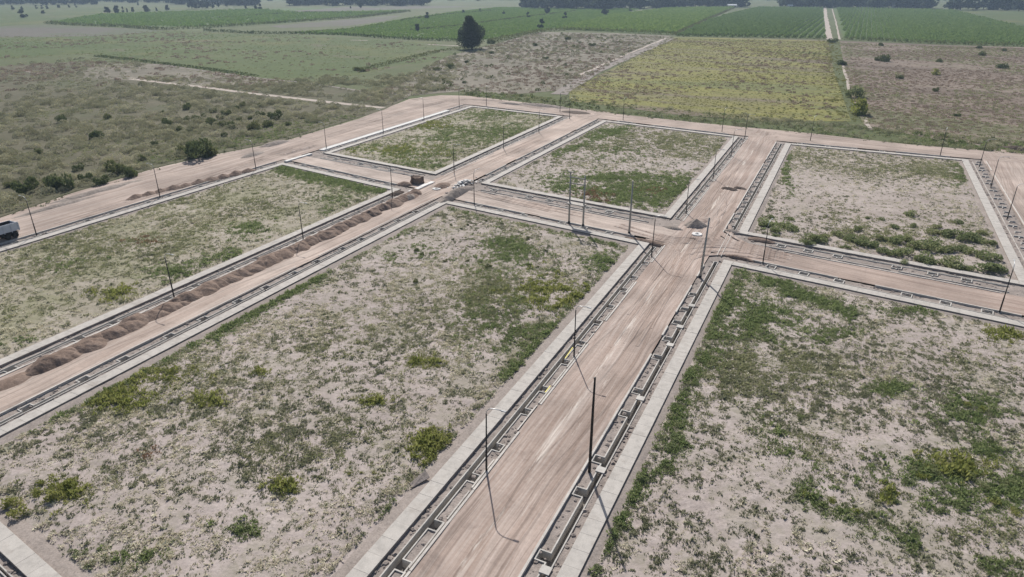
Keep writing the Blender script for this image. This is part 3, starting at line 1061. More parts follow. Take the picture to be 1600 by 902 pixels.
            for s in (s_lo, s_hi):
                mbb = MB()
                lbox(mbb, a, e, n, s - 0.06, s + 0.06, w1 + h, w2 - h, Z_FLOOR - 0.05, Z_WALL - 0.004)
                build(mbb, 'end_wall', M['conc'])
        elif mode == 'box':
            w1, w2 = sd['w']; b0, b1 = sd['box']; bw = sd['bw']
            s_lo, s_hi = 3.0, L - 3.0
            vals = [s for s in vals if s_lo + bw < s < s_hi - bw]
            rects.append((s_lo, s_hi, w1, w2))
            mbw = MB(); mbf = MB()
            lbox(mbw, a, e, n, s_lo, s_hi, w1 - 0.05, w1 + 0.05, -0.75, Z_WALL)
            lbox(mbw, a, e, n, s_lo, s_hi, w2 - 0.05, w2 + 0.05, -0.75, Z_WALL + 0.02)
            build(mbw, 'wall', M['conc'])
            lbox(mbf, a, e, n, s_lo - 0.1, s_hi + 0.1, w1 - 0.02, w2 + 0.02, -0.8, -0.70)
            for s in vals:
                rects.append((s - bw, s + bw, b0 - 0.07, b1 + 0.07))
                lbox(mbf, a, e, n, s - bw, s + bw, b0 - 0.05, b1 + 0.05, -0.78, -0.68)
                p = a + e * s + n * b0
                o = link('tree_pit', box_pit(bw, b1 - b0), ch)
                o.matrix_local = Matrix(((e.x, n.x, 0, p.x + inv.x), (e.y, n.y, 0, p.y + inv.y), (0, 0, 1, 0), (0, 0, 0, 1)))
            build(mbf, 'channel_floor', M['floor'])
        else:
            vals = [s for s in vals if 2 < s < L - 3]
            for k, s in enumerate(vals):
                mbt = MB()
                lbox(mbt, a, e, n, s - 0.13, s + 0.13, 1.25, 2.75, -0.5, 0.05)
                lbox(mbt, a, e, n, s - 1.0, s - 0.13, 1.95, 2.09, -0.5, 0.0)
                build(mbt, 'wall', M['conc'])
                mbt = MB()
                lbox(mbt, a, e, n, s + 2.94, s + 3.08, 1.75, 2.85, -0.5, 0.0)
                lbox(mbt, a, e, n, s + 2.3, s + 2.94, 1.75, 1.89, -0.5, -0.03)
                build(mbt, 'wall', M['conc'])
            mbt = MB()
            lbox(mbt, a, e, n, 1.0, L - 1.0, 0.9, 1.02, -0.6, Z_WALL - 0.05)
            build(mbt, 'wall', M['conc'])
        if sd.get('rail2'):
            r2 = sd['rail2']
            mbb = MB()
            s = 3.0
            while s < L - 5:
                l = random.uniform(4, 9)
                lbox(mbb, a, e, n, s, min(s + l, L - 3), r2 - 0.07, r2 + 0.07, -0.5, Z_WALL + 0.05)
                s += l + random.choice([0.05, 0.05, 1.2])
            build(mbb, 'wall', M['conc'])
        # verge earth around the trench cells
        cuts = sorted({0.0, L} | {x for r in rects for x in r[:2]})
        for s0, s1 in zip(cuts[:-1], cuts[1:]):
            if s1 - s0 < 1e-3:
                continue
            m = (s0 + s1) / 2
            occ = sorted((r[2], r[3]) for r in rects if r[0] < m < r[1])
            o = 0.0
            for o0, o1 in occ:
                sub_strip(vmb, a, e, n, s0, s1, o, o0, zverge)
                o = max(o, o1)
            sub_strip(vmb, a, e, n, s0, s1, o, kin + 0.05, zverge)
        # corner of the verge
        j = (i + 1) % 4
        e2 = (poly[(j + 1) % 4] - poly[j]).normalized(); n2 = Vector((e2.y, -e2.x))
        kk = [k - KW + 0.05 for k in KERB[key]]
        oc = offs(poly, kk)[j]
        P = poly[j]
        vmb.quad(v3(P, Z_V), v3(P + n * kk[i], Z_V), v3(oc, Z_V + 0.1), v3(P + n2 * kk[j], Z_V))
        # kerb: cast lengths with open joints, some lengths still missing or low
        kparent = tag(bpy.data.objects.new('kerb', None), kind='structure')
        COL.objects.link(kparent)
        kparent.location = v3(a + e * (L / 2) + n * K)
        inv2 = -Vector(kparent.location)
        s = -0.5 if mode != 'box' else 4.0
        s_end = L + 0.5 if mode != 'box' else L - 4.0
        farmb = MB()
        while s < s_end:
            l = min(random.uniform(2.8, 6.2), s_end - s)
            if l < 0.4:
                break
            mid = a + e * (s + l / 2)
            mbb = MB()
            near = mid.length < 130 and mid.y > 20
            tgt = mbb if near else farmb
            top = 0.07 + random.uniform(-0.015, 0.02)
            if random.random() < 0.88:
                lbox(tgt, a, e, n, s + 0.015, s + l - 0.015, K - KW, K, -0.55, top)
            if sd.get('rail') and random.random() < 0.8:
                lbox(tgt, a, e, n, s + 0.3, s + l - 0.2, K - KW - 0.30, K - KW - 0.16, -0.4, -0.02)
            if near and mbb.v:
                mbb.v = [(x + inv2.x, y + inv2.y, z) for x, y, z in mbb.v]
                mbb.build('kerb_length', M['kerb'], kparent)
            s += l
        if farmb.v:
            farmb.v = [(x + inv2.x, y + inv2.y, z) for x, y, z in farmb.v]
            tag(farmb.build('kerb_length', M['kerb'], kparent), kind='stuff')
        if sd.get('white'):
            mbb = MB()
            lbox(mbb, a, e, n, 12, L - 3, 2.4, 4.05, -0.3, 0.05)
            tag(mbb.build('pavement', M['white_conc']), kind='structure')
    vo = vmb.build('verge', M['verge'], None, True)
    vo['kind'] = 'structure'

# ------------------------------------------------------------------ poles and lamps
def lamp_proto():
    mb = MB()
    mb.tube([(0, 0, -0.3), (0, 0, 2.4), (0, 0, 2.5), (0, 0, 6.75)], [0.105, 0.095, 0.075, 0.06], 10)
    pole = mb.mesh('pole', M['black'], True)
    mb = MB()
    pts = [(0, 0, 6.75)]
    for k in range(1, 9):
        a = k / 8 * math.pi / 2
        pts.append((0.75 * (1 - math.cos(a)), 0, 6.75 + 0.72 * math.sin(a)))
    pts.append((1.55, 0, 7.50))
    mb.tube(pts, [0.055] + [0.042] * 9, 8)
    arm = mb.mesh('arm', M['galv'], True)
    mb = MB()
    mb.hexa([(1.50, -0.09, 7.44), (2.00, -0.11, 7.47), (2.00, 0.11, 7.47), (1.50, 0.09, 7.44)],
            [(1.50, -0.06, 7.54), (1.98, -0.08, 7.53), (1.98, 0.08, 7.53), (1.50, 0.06, 7.54)])
    head = mb.mesh('lamp_head', M['lamp'])
    mb = MB()
    mb.lathe([(0.001, 0.02), (0.19, 0.02), (0.19, -0.25), (0.001, -0.25)][::-1], 12)
    foot = mb.mesh('footing', M['conc'])
    return [('pole', pole), ('arm', arm), ('lamp_head', head), ('footing', foot)]


LP = lamp_proto()
ORD = ['first', 'second', 'third', 'fourth', 'fifth']
rows = [
    ([(1018, 400), (897, 556), (760, 735)], RA, 'street lamp, {} from the grey gravel cone, in the row facing the tarred pole'),
    ([(741, 318)], FB, 'black street lamp standing beside the dark bank below the white rubble pile'),
    ([(1192, 411), (1562, 487)], FB, 'black street lamp, {} from the grey gravel cone, on the reddish cross street'),
    ([(1072, 333), (1114, 279), (1142, 244), (1163.6, 216)], RA, 'street lamp, {} past the grey gravel cone, in the row by the dirt spill'),
    ([(973.6, 188), (1128, 206)], FB, 'street lamp, {} of the two on the boundary road facing the yellow field'),
    ([(1266, 220), (1469, 243)], FB, 'black street lamp, {} along the boundary road behind the bushy lot'),
    ([(1530, 261), (1548, 293), (1573.6, 342)], RA, 'black street lamp, {} from the boundary road, among the T-shaped channel walls'),
    ([(709.6, 270), (787, 232.6), (842, 207), (890, 186)], RA, 'street lamp, {} past the white rubble pile towards the boundary road'),
    ([(717.6, 167), (760, 165), (875, 175)], FB, 'street lamp, {} from the earth corner, on the boundary road below the lone tree'),
    ([(510, 232), (599, 208), (662.4, 186)], -RA, 'black street lamp, {} along the strip of fresh white concrete'),
    ([(400, 265), (250, 308), (57, 367)], -RA, 'street lamp, {} from the fresh concrete towards the dump truck'),
    ([(613.5, 311), (474, 374), (272, 464)], RA, 'black street lamp, {} from the cut block of earth, beside the row of soil heaps'),
]
for pts, d, lab in rows:
    for k, p in enumerate(pts):
        w = U(*p)
        o = thing('street_lamp', lab.format(ORD[k]), 'street lamp', (w.x, w.y, -0.2), math.atan2(d.y, d.x) + random.uniform(-0.05, 0.05), 'black street lamps along the streets')
        o.rotation_euler[0] = random.uniform(-0.012, 0.012)
        o.rotation_euler[1] = random.uniform(-0.012, 0.012)
        s = random.uniform(0.97, 1.01)
        o.scale = (1, 1, s)
        for nme, me in LP:
            link(nme, me, o)

# tarred wooden pole beside the main street
w = U(921, 735)
o = thing('utility_pole', 'tall tarred wooden pole without crossarm beside the wide earth street', 'utility pole', (w.x, w.y, -0.2))
mb = MB(); mb.tube([(0, 0, -0.4), (0, 0, 3), (0, 0, 7), (0.02, 0, 10.6)], [0.15, 0.14, 0.12, 0.09], 10)
mb.build('pole', M['wood'], o, True)
mb = MB(); mb.lathe([(0.10, 10.55), (0.125, 10.55), (0.125, 10.62), (0.001, 10.66)], 10)
mb.build('pole_cap', M['black'], o)


def conc_pole(parent, x, y, h, r0=0.20, r1=0.12):
    mb = MB()
    mb.tube([(x, y, -0.4), (x, y, h * 0.5), (x, y, h)], [r0, (r0 + r1) / 2, r1], 12)
    return mb.build('pole', M['pole_conc'], parent, True)


def base_collar(parent, x, y):
    mb = MB()
    mb.tube([(x, y, -0.35), (x, y, 0.42)], [0.26, 0.235], 12)
    return mb.build('collar', M['black'], parent, True)


for p, lab in (((983, 364), 'single grey concrete pole beside the twin poles with a platform'),
               ((1094, 433), 'leaning grey concrete pole among the channel walls at the crossing corner')):
    w = U(*p)
    o = thing('utility_pole', lab, 'utility pole', (w.x, w.y, -0.15), 0, 'grey concrete utility poles')
    if p[0] > 1000:
        o.rotation_euler[1] = 0.03
    conc_pole(o, 0, 0, 10.0)
    base_collar(o, 0, 0)
    mb = MB(); mb.lathe([(0.12, 9.98), (0.15, 9.99), (0.15, 10.08), (0.001, 10.12)], 10)
    mb.build('pole_cap', M['pole_conc'], o)
pa, pb = U(889, 348), U(911, 352.5)
d = pb - pa
o = thing('twin_pole_frame', 'twin grey concrete poles joined by crossbars and a concrete platform', 'utility pole', (pa.x, pa.y, -0.15), math.atan2(d.y, d.x))
dl = d.length
conc_pole(o, 0, 0, 10.2); conc_pole(o, dl, 0, 10.0)
base_collar(o, 0, 0); base_collar(o, dl, 0)
for z in (9.25, 8.1):
    mb = MB(); mb.box(-0.25, dl + 0.25, -0.27, -0.13, z, z + 0.2)
    mb.build('crossbar', M['pole_conc'], o)
mb = MB(); mb.box(-0.25, dl + 0.25, -0.75, 0.75, 4.1, 4.28)
mb.build('platform', M['slab'], o)
for x in (0, dl):
    mb = MB(); mb.box(x - 0.12, x + 0.12, -0.6, 0.6, 3.9, 4.097)
    mb.build('bracket', M['pole_conc'], o)
mb = MB(); mb.box(-0.55, 0.55, -0.12, 0.12, 10.2, 10.36)
mb.build('pole_cap', M['slab'], o)


# ------------------------------------------------------------------ heaps, rubble, manholes
def heap_mesh(name, lx, ly, h, seed, mat, n=22, rough=0.12, peak=0.0):
    vs, fs = [], []
    m = int(n * max(1.0, min(3.0, lx / max(ly, .1))))
    for j in range(n + 1):
        for i in range(m + 1):
            u = -1 + 2 * i / m; v = -1 + 2 * j / n
            x, y = u * lx, v * ly
            wob = 1 + 0.22 * nz(math.atan2(v, u) * 1.2, 0, 1.0, seed)
            r = math.sqrt(u * u + v * v) / wob
            k = max(0.0, 1 - r)
            z = h * (k ** 0.85 * 1.02 if peak else (1 - min(1, r) ** 1.7)) if r < 1 else 0
            z += (rough * h) * (nz(x, y, 0.9, seed + 3) + 0.6 * nz(x, y, 2.3, seed + 5)) * min(1, k * 4)
            vs.append((x, y, z - 0.07 - (0.12 if r > 1.03 else 0)))
    w = m + 1
    for j in range(n):
        for i in range(m):
            a = j * w + i
            q = (a, a + 1, a + w + 1, a + w)
            if all(vs[t][2] < -0.15 for t in q):
                continue
            fs.append(q)
    me = bpy.data.meshes.new(name)
    me.from_pydata(vs, [], fs)
    me.materials.append(mat)
    me.polygons.foreach_set('use_smooth', [True] * len(me.polygons))
    return me


def heap(px, lx, ly, h, ang, mat, label, group=None, name='soil_heap', cat='heap', seed=None, peak=0.0, rough=0.12):
    w = U(*px)
    seed = random.uniform(0, 90) if seed is None else seed
    o = link(name, heap_mesh(name, lx, ly, h, seed, mat, rough=rough, peak=peak), None, (w.x, w.y, 0), ang)
    return tag(o, label, cat, group)


ANG_A = math.atan2(UA.y, UA.x)
ANG_B = math.atan2(UB.y, UB.x)
# the row dumped along the left street
t0 = -83.25
row_s = []
s = 41.0
S0, S1 = 38.5, 122.5
srow = [41.5]
while srow[-1] < S1:
    srow.append(srow[-1] + random.choice([1.5, 1.8, 2.1, 2.5]))
for k, s in enumerate(srow):
    p = UA * s + RA * (t0 + random.uniform(-0.35, 0.3))
    big = k == 0
    lx = 3.6 if big else random.uniform(2.4, 3.2)
    ly = 1.9 if big else random.uniform(1.75, 2.1)
    h = 1.2 if big else random.uniform(0.8, 1.1)
    lab = 'long low soil heap at the open end of the row of heaps' if big else 'brown soil heap in the long row dumped along the earth street'
    o = link('soil_heap', heap_mesh('soil_heap', lx, ly, h, k * 3.1 + 1, M['soil'], 22, 0.16, k % 2), None, (p.x, p.y, 0), ANG_A + random.uniform(-0.6, 0.6) * (0 if big else 1))
    tag(o, lab, 'heap', 'soil heaps along the earth street')
p = UA * 36.8 + RA * -83.0
tag(link('soil_heap', heap_mesh('soil_heap', 3.0, 1.6, 0.35, 77, M['soil'], 18, 0.14), None, (p.x, p.y, 0), ANG_A), 'thin spread of soil trailing off the end of the heap row', 'heap', 'soil heaps along the earth street')
for k in range(10):
    q = (212 + k * 19.5, 309 - k * 4.65)
    heap(q, random.uniform(2.0, 3.0), 1.3, random.uniform(0.6, 1.0), ANG_A + random.uniform(-.2, .2), M['soil'], 'low brown soil heap on the boundary road between two street lamps', 'soil heaps on the boundary road', peak=1.0)
heap((430, 225), 6, 2.2, 0.9, ANG_A, M['soil_grey'], 'grey earth mound at the edge of the boundary road beside the scrub')
heap((395, 242), 5, 1.8, 0.7, ANG_A + 0.1, M['soil_grey'], 'long ridge of loose earth across the boundary road from the green lot corner')
heap((470, 234), 9, 1.3, 0.5, ANG_A, M['road_edge'], 'low pale earth ridge running along the boundary road')
heap((150, 300), 12, 1.6, 0.6, ANG_A, M['soil_grey'], 'long rough spoil bank between the boundary road and the scrub')
heap((90, 322), 10, 1.3, 0.5, ANG_A, M['soil_grey'], 'rough spoil bank behind the dump truck')
heap((850, 166), 12, 2.2, 0.9, ANG_B, M['soil_grey'], 'long earth bank on the boundary road near the lone tree', rough=0.2)
heap((800, 163), 7, 1.6, 0.7, ANG_B, M['soil_grey'], 'short earth bank on the boundary road beside a street lamp')
heap((900, 176), 6, 3.5, 0.45, ANG_B, M['soil_dark'], 'flat dark earth spread where the far street meets the boundary road')
# left crossing
heap((712, 304), 7.5, 1.5, 1.35, ANG_A + 0.02, M['soil_grey'], 'long steep bank of grey earth at the crossing with the white rubble', rough=0.10)
heap((690, 291), 3.2, 1.7, 0.8, ANG_A + 0.2, M['soil'], 'brown earth mound beside the pale manhole ring near the rubble pile')
heap((640, 310), 2.6, 1.2, 0.9, ANG_A, M['soil_grey'], 'rough earth mound with concrete lumps at the end of the heap row')
heap((634, 288), 2.2, 1.3, 0.7, ANG_B, M['soil'], 'dark brown earth mound below the cut block of earth')
heap((620, 302), 2.2, 1.0, 0.6, ANG_A, M['soil_dark'], 'small dark earth mound by the end of the narrow channel')
w = U(652, 286)
mb = MB()
random.seed(3)
vs = [(-1.3, -1.0, -0.2), (1.3, -1.05, -0.2), (1.4, 1.0, -0.2), (-1.2, 1.0, -0.2), (-1.15, -0.85, 1.55), (1.1, -0.9, 1.4), (1.2, 0.8, 1.5), (-1.1, 0.85, 1.65)]
me = bpy.data.meshes.new('earth_block')
bm = bmesh.new()
bv = [bm.verts.new(v) for v in vs]
for f in ((3, 2, 1, 0), (4, 5, 6, 7), (0, 1, 5, 4), (1, 2, 6, 5), (2, 3, 7, 6), (3, 0, 4, 7)):
    bm.faces.new([bv[i] for i in f])
bmesh.ops.subdivide_edges(bm, edges=bm.edges[:], cuts=5, use_grid_fill=True)
for v in bm.verts:
    v.co += Vector((nz(v.co.y, v.co.z, 1.3, 3), nz(v.co.x, v.co.z, 1.3, 9), nz(v.co.x, v.co.y, 1.5, 5))) * 0.30
bm.to_mesh(me); bm.free()
me.materials.append(M['soil'])
tag(link('earth_block', me, None, (w.x, w.y, 0), ANG_B), 'dark square-cut block of earth at the crossing near the soil heaps', 'earth block')
heap((1087, 353), 2.3, 2.1, 1.5, 0.3, M['soil_grey'], 'grey gravel cone beside the pale manhole ring at the crossing', cat='heap', name='gravel_heap', peak=1.0, rough=0.05)
heap((1098, 345), 3.2, 1.2, 0.5, ANG_A, M['road_main'], 'low ridge of pushed earth behind the grey gravel cone')
heap((1139, 296), 2.1, 1.0, 0.5, ANG_B, M['soil_dark'], 'dark dirt spill across the earth street, larger lump', rough=0.3)
heap((1156, 294.5), 1.6, 0.9, 0.45, ANG_B, M['soil_dark'], 'dark dirt spill across the earth street, smaller lump', rough=0.3)
for k, (x, y) in enumerate([(1128, 335), (1120, 350), (1134, 318), (1125, 306), (1110, 372), (1060, 392), (1142, 360)]):
    heap((x, y), random.uniform(2.5, 4.5), 0.45, 0.22, ANG_A + random.uniform(-.15, .5), M['road_main'], 'low wheel-churned earth ridge at the crossing by the gravel cone', 'churned earth ridges at the crossing')
heap((1144, 362), 2.0, 0.8, 0.5, ANG_B, M['soil_grey'], 'small grey earth mound where the ladder-like channel ends')
heap((1052, 357), 2.2, 0.9, 0.5, ANG_B, M['soil_grey'], 'small grey earth mound below the red and green weed patch')
heap((1012, 378), 4.5, 0.9, 0.5, ANG_B, M['soil'], 'brown earth ridge at the foot of a street lamp by the crossing')
heap((1190, 375), 2.4, 0.9, 0.4, ANG_B, M['soil'], 'low brown earth mound at the corner of the bushy lot')
heap((1152, 402), 3.0, 0.5, 0.35, ANG_B, M['soil'], 'thin earth ridge on the reddish cross street by the crossing')
heap((1590, 234), 6, 2.0, 1.1, ANG_B, M['soil_dark'], 'dark earth bank at the far end of the boundary road')

mh = MB()
mh.lathe([(0.001, 0.10), (0.28, 0.10), (0.30, 0.30), (0.42, 0.30), (0.44, 0.22), (0.92, 0.22), (0.95, 0.17), (0.95, -0.15)], 28)
mhm = mh.mesh('ring', M['white_conc'])
mb = MB(); mb.lathe([(0.001, 0.13), (0.27, 0.13), (0.27, 0.105)], 18)
shade_disc_m = mb.mesh('shaft_shade', M['soil_dark'])  # flat dark disc, its colour stands in for the shade down the shaft
for p, lab in (((682, 296), 'round pale concrete manhole ring near the white rubble pile'), ((1089, 367), 'round pale concrete manhole ring beside the grey gravel cone')):
    w = U(*p)
    o = thing('manhole', lab, 'manhole', (w.x, w.y, 0.0))
    link('ring', mhm, o); link('shaft_shade', shade_disc_m, o)
heap((1084, 374), 1.3, 0.7, 0.25, ANG_B, M['soil_dark'], 'dark earth patch standing in for a shaded pit beside the manhole ring and the gravel cone')  # low dark mound, its colour imitates the shade of an open pit
heap((691, 293.5), 1.4, 0.6, 0.3, ANG_A, M['soil_dark'], 'dark earth patch standing in for a shaded pit beside the manhole ring near the rubble')  # same here: dark soil colour in place of a pit's shade

# ruts left by turning wheels
def ruts(name, paths, copies, spread, mat, label, seed):
    g = random.Random(seed)
    mb = MB()
    for path in paths:
        P = [U(*a) for a in path]
        for c in range(copies):
            off = g.uniform(-spread, spread); t_a = g.uniform(0, .25); t_b = g.uniform(.7, 1)
            pts = []
            N = 26
            for k in range(N + 1):
                t = t_a + (t_b - t_a) * k / N
                x = t * (len(P) - 1); i = min(int(x), len(P) - 2); f = x - i
                p0, p1, p2, p3 = P[max(0, i - 1)], P[i], P[i + 1], P[min(len(P) - 1, i + 2)]
                pt = 0.5 * ((2 * p1) + (p2 - p0) * f + (2 * p0 - 5 * p1 + 4 * p2 - p3) * f * f + (3 * p1 - p0 - 3 * p2 + p3) * f ** 3)
                pts.append(pt)
            for gauge in (-.85, .85):
                prev = None
                for k, pt in enumerate(pts):
                    d = (pts[min(N, k + 1)] - pts[max(0, k - 1)]).normalized(); n = Vector((d.y, -d.x))
                    m = pt + n * (off + gauge + .12 * nz(pt.x, pt.y, .5, seed))
                    hgt = .07 + .05 * nz(m.x, m.y, .7, seed + 2) if 0 < k < N else -.02
                    row = [(m + n * .32, -.05), (m + n * .20, hgt), (m + n * .10, hgt * .2), (m - n * .10, hgt * .2), (m - n * .20, hgt), (m - n * .32, -.05)]
                    st = len(mb.v)
                    mb.v += [v3(a, z + .03) for a, z in row]
                    if prev is not None:
                        for r in range(5):
                            mb.f.append((prev + r, st + r, st + r + 1, prev + r + 1))
                    prev = st
    return tag(mb.build(name, mat, None, True), label, 'ruts', None, 'stuff')


ruts('wheel_ruts', [[(1300, 420), (1200, 397), (1140, 372), (1118, 345), (1128, 300), (1150, 262)], [(1300, 418), (1190, 398), (1110, 392), (1060, 405), (1030, 450), (990, 520)],
                    [(960, 352), (1040, 375), (1090, 378), (1150, 384), (1240, 404)], [(1000, 365), (1060, 385), (1060, 420), (1010, 490)], [(1160, 250), (1128, 310), (1075, 390), (1000, 500), (930, 600)]], 3, 1.5, M['road_main'],
     'curving wheel ruts at the crossing with the grey gravel cone', 3)
ruts('wheel_ruts', [[(600, 330), (660, 300), (720, 272), (790, 242), (850, 215)], [(640, 312), (690, 285), (760, 252)], [(740, 300), (790, 312), (860, 328), (930, 342)]], 3, 1.3, M['road_left'],
     'wheel ruts at the crossing with the white rubble pile', 5)
ruts('wheel_ruts', [[(60, 362), (200, 318), (330, 278), (440, 240), (560, 200), (660, 168), (740, 156), (860, 172), (960, 182)]], 3, 2.2, M['road_edge'], 'wheel ruts along the boundary road past the soil heaps', 7)

# white rubble
w = U(724, 289)
rub = thing('rubble_pile', 'pile of broken white concrete pieces on the crossing bank', 'rubble', (w.x, w.y, 0.05), ANG_A)
cm = []
for k in range(4):
    bm = bmesh.new()
    bmesh.ops.create_cube(bm, size=1)
    for v in bm.verts:
        v.co = Vector((v.co.x * (0.9 + 0.3 * k), v.co.y * 0.6, v.co.z * 0.18)) + Vector((random.uniform(-.12, .12), random.uniform(-.12, .12), random.uniform(-.03, .03)))
    me = bpy.data.meshes.new('concrete_piece'); bm.to_mesh(me); bm.free(); me.materials.append(M['white_conc']); cm.append(me)
for k in range(80):
    x, y = random.gauss(0, 2.3), random.gauss(0, 0.75)
    o = link('concrete_piece', random.choice(cm), rub, (x, y, 0.9 * math.exp(-(x / 2.6) ** 2 - y * y) + random.uniform(0, .1)))
    o.rotation_euler = (random.uniform(-.3, .3), random.uniform(-.3, .3), random.uniform(0, 6.3))
    q = random.uniform(0.25, 0.8); o.scale = (q, q, q)
heap((724, 289), 4.4, 1.4, 0.7, ANG_A, M['soil_grey'], 'low earth mound under the white rubble pieces')

# concrete strip across the mouth of the cross street
a, b = U(640, 301), U(676, 285)
d = (b - a); e = d.normalized()
mb = MB(); lbox(mb, a, e, Vector((e.y, -e.x)), 0, d.length, -0.6, 0.6, -0.2, 0.22)
st = thing('channel_cover', 'strip of white concrete slabs across the mouth of the side street', 'slab', v3(a + d / 2))
for k in range(4):
    mb = MB(); L4 = d.length / 4
    lbox(mb, a, e, Vector((e.y, -e.x)), k * L4 + .03, (k + 1) * L4 - .03, -0.55 + .1 * (k % 2), 0.55 + .1 * (k % 2), -0.2, 0.22 + .02 * (k % 3))
    mb.v = [(x - st.location.x, y - st.location.y, z) for x, y, z in mb.v]
    mb.build('slab', M['white_conc'], st)
a, b = U(446, 253), U(486, 241)
d = (b - a); e = d.normalized()
st = thing('channel_cover', 'strip of white concrete slabs beside the green corner of the weedy lot', 'slab', v3(a + d / 2))
for k in range(5):
    mb = MB(); L4 = d.length / 5
    lbox(mb, a, e, Vector((e.y, -e.x)), k * L4 + .03, (k + 1) * L4 - .03, -0.5, 0.5, -0.2, 0.2 + .02 * (k % 3))
    mb.v = [(x - st.location.x, y - st.location.y, z) for x, y, z in mb.v]
    mb.build('slab', M['white_conc'], st)
# channel walls that cross the side street, flush with the earth
st = thing('buried_channel', 'two bare concrete wall tops crossing the reddish side street', 'channel', v3(TR(-15.1, 116.5)))
for t in (-14.85, -15.55):
    a, b = TR(t, 110.8), TR(t - 0.2, 123.4)
    e = (b - a).normalized()
    mb = MB(); lbox(mb, a, e, Vector((e.y, -e.x)), 0, (b - a).length, -0.07, 0.07, -0.4, 0.075)
    mb.v = [(x - st.location.x, y - st.location.y, z) for x, y, z in mb.v]
    mb.build('wall', M['kerb'], st)
# tilted broken slab by the margin
w = U(655, 751)
bs = MB()
bs.hexa([(-1.0, -0.35, 0.0), (0.9, -0.45, 0.25), (1.0, 0.35, 0.55), (-0.9, 0.25, 0.05)], [(-1.0, -0.35, 0.07), (0.9, -0.45, 0.32), (1.0, 0.35, 0.62), (-0.9, 0.25, 0.12)])
tag(bs.build('broken_slab', M['verge'], None, False, (w.x, w.y, -0.12), ANG_A - 0.4), 'tilted broken slab at the weedy edge of the gravel margin', 'slab')
# yellow tape on channel walls
M['tape'] = plain_mat('yellow_tape', (0.65, 0.55, 0.04), 0.5)
for (p, q, lab) in (((883, 560), (895, 543), 'yellow tape along the channel wall at the foot of a street lamp'), ((852, 613), (860, 603), 'short yellow tape on a tree pit wall')):
    a, b = U(*p, z=-0.1), U(*q, z=-0.1)
    e = (b - a).normalized()
    mb = MB(); lbox(mb, a, e, Vector((e.y, -e.x)), 0, (b - a).length, -0.05, 0.05, -0.12, -0.085)
    c = a.lerp(b, .5)
    mb.v = [(x - c.x, y - c.y, z) for x, y, z in mb.v]
    tag(mb.build('marking_tape', M['tape'], None, False, (c.x, c.y, 0)), lab, 'tape')

# ------------------------------------------------------------------ dump truck
M['truck'] = plain_mat('truck_paint', (0.50, 0.53, 0.60), 0.45, 0.0, 0.4, 0.10, 1.0)
M['tyre'] = plain_mat('tyre_rubber', (0.02, 0.02, 0.021), 0.85)
M['chassis'] = plain_mat('chassis_paint', (0.03, 0.03, 0.035), 0.7)
M['glass'] = plain_mat('cab_glass', (0.02, 0.025, 0.03), 0.08, 0, 0.6)
M['bed_shade'] = plain_mat('bed_inner_shade', (0.05, 0.045, 0.045), 0.9)  # near-black colour that paints the shadow inside the tipper bed
w = U(35, 369)
# local x forwards (towards the photographer's side of the road), y to its left
tr = thing('dump_truck', 'white dump truck with empty tipper bed on the boundary road', 'truck', (w.x, w.y, 0), math.atan2(-UA.y, -UA.x))
# right side of the truck is at y=-2.5..0 ; rear at x=0, the side turned to the lots is y=0 -> body spans y from -2.5 to 0
Yn, Yf = 0.0, -2.5
sgn = 1 if Vector((-UA.y * -1, UA.x * -1)).dot(RA) > 0 else -1
mb = MB()


def tb(mb, x0, x1, y0, y1, z0, z1):
    # y measured from the side facing the lots, inwards
    ya, yb = sorted((-sgn * y0 * -1 * -1, -sgn * y1)) if False else sorted((-sgn * y0, -sgn * y1))
    mb.box(x0, x1, ya, yb, z0, z1)


mb = MB()
tb(mb, 0.1, 5.4, 0.0, 0.08, 1.35, 2.75)
tb(mb, 0.1, 5.4, 2.42, 2.5, 1.35, 2.75)
tb(mb, 5.3, 5.4, 0.083, 2.417, 1.35, 3.1)
tb(mb, 0.103, 5.297, 0.083, 2.417, 1.35, 1.5)
bed = mb.build('bed', M['truck'], tr)
mb = MB(); tb(mb, 0.0, 0.097, 0.02, 2.48, 1.3, 2.65)
mb.build('tailgate', M['truck'], tr)
mb = MB(); tb(mb, 0.2, 5.2, 0.086, 0.10, 1.52, 2.7); tb(mb, 0.2, 5.2, 2.40, 2.414, 1.52, 2.7); tb(mb, 0.2, 5.2, 0.11, 2.39, 1.503, 1.54)
mb.build('shade_lining', M['bed_shade'], bed)  # thin dark sheets put where the bed's inside is in shade
for x in (0.15, 1.4, 2.7, 4.0, 5.2):
    mb = MB(); tb(mb, x, x + 0.13, -0.09, -0.003, 1.2, 2.78)
    mb.build('rib', M['truck'], bed)
mb = MB(); tb(mb, 0.1, 5.4, -0.09, -0.004, 2.783, 2.86)
mb.build('rim', M['truck'], bed)
mb = MB(); tb(mb, 0.3, 7.4, 0.75, 0.95, 0.8, 1.2); tb(mb, 0.3, 7.4, 1.55, 1.75, 0.8, 1.2); tb(mb, 0.3, 0.45, 0.3, 2.2, 0.7, 0.85)
mb.build('chassis', M['chassis'], tr)
mb = MB(); tb(mb, 0.3, 3.2, -0.05, 0.5, 1.08, 1.13)
mb.build('mudguard', M['chassis'], tr)
cab = MB(); tb(cab, 5.6, 7.5, 0.05, 2.45, 0.95, 2.0)
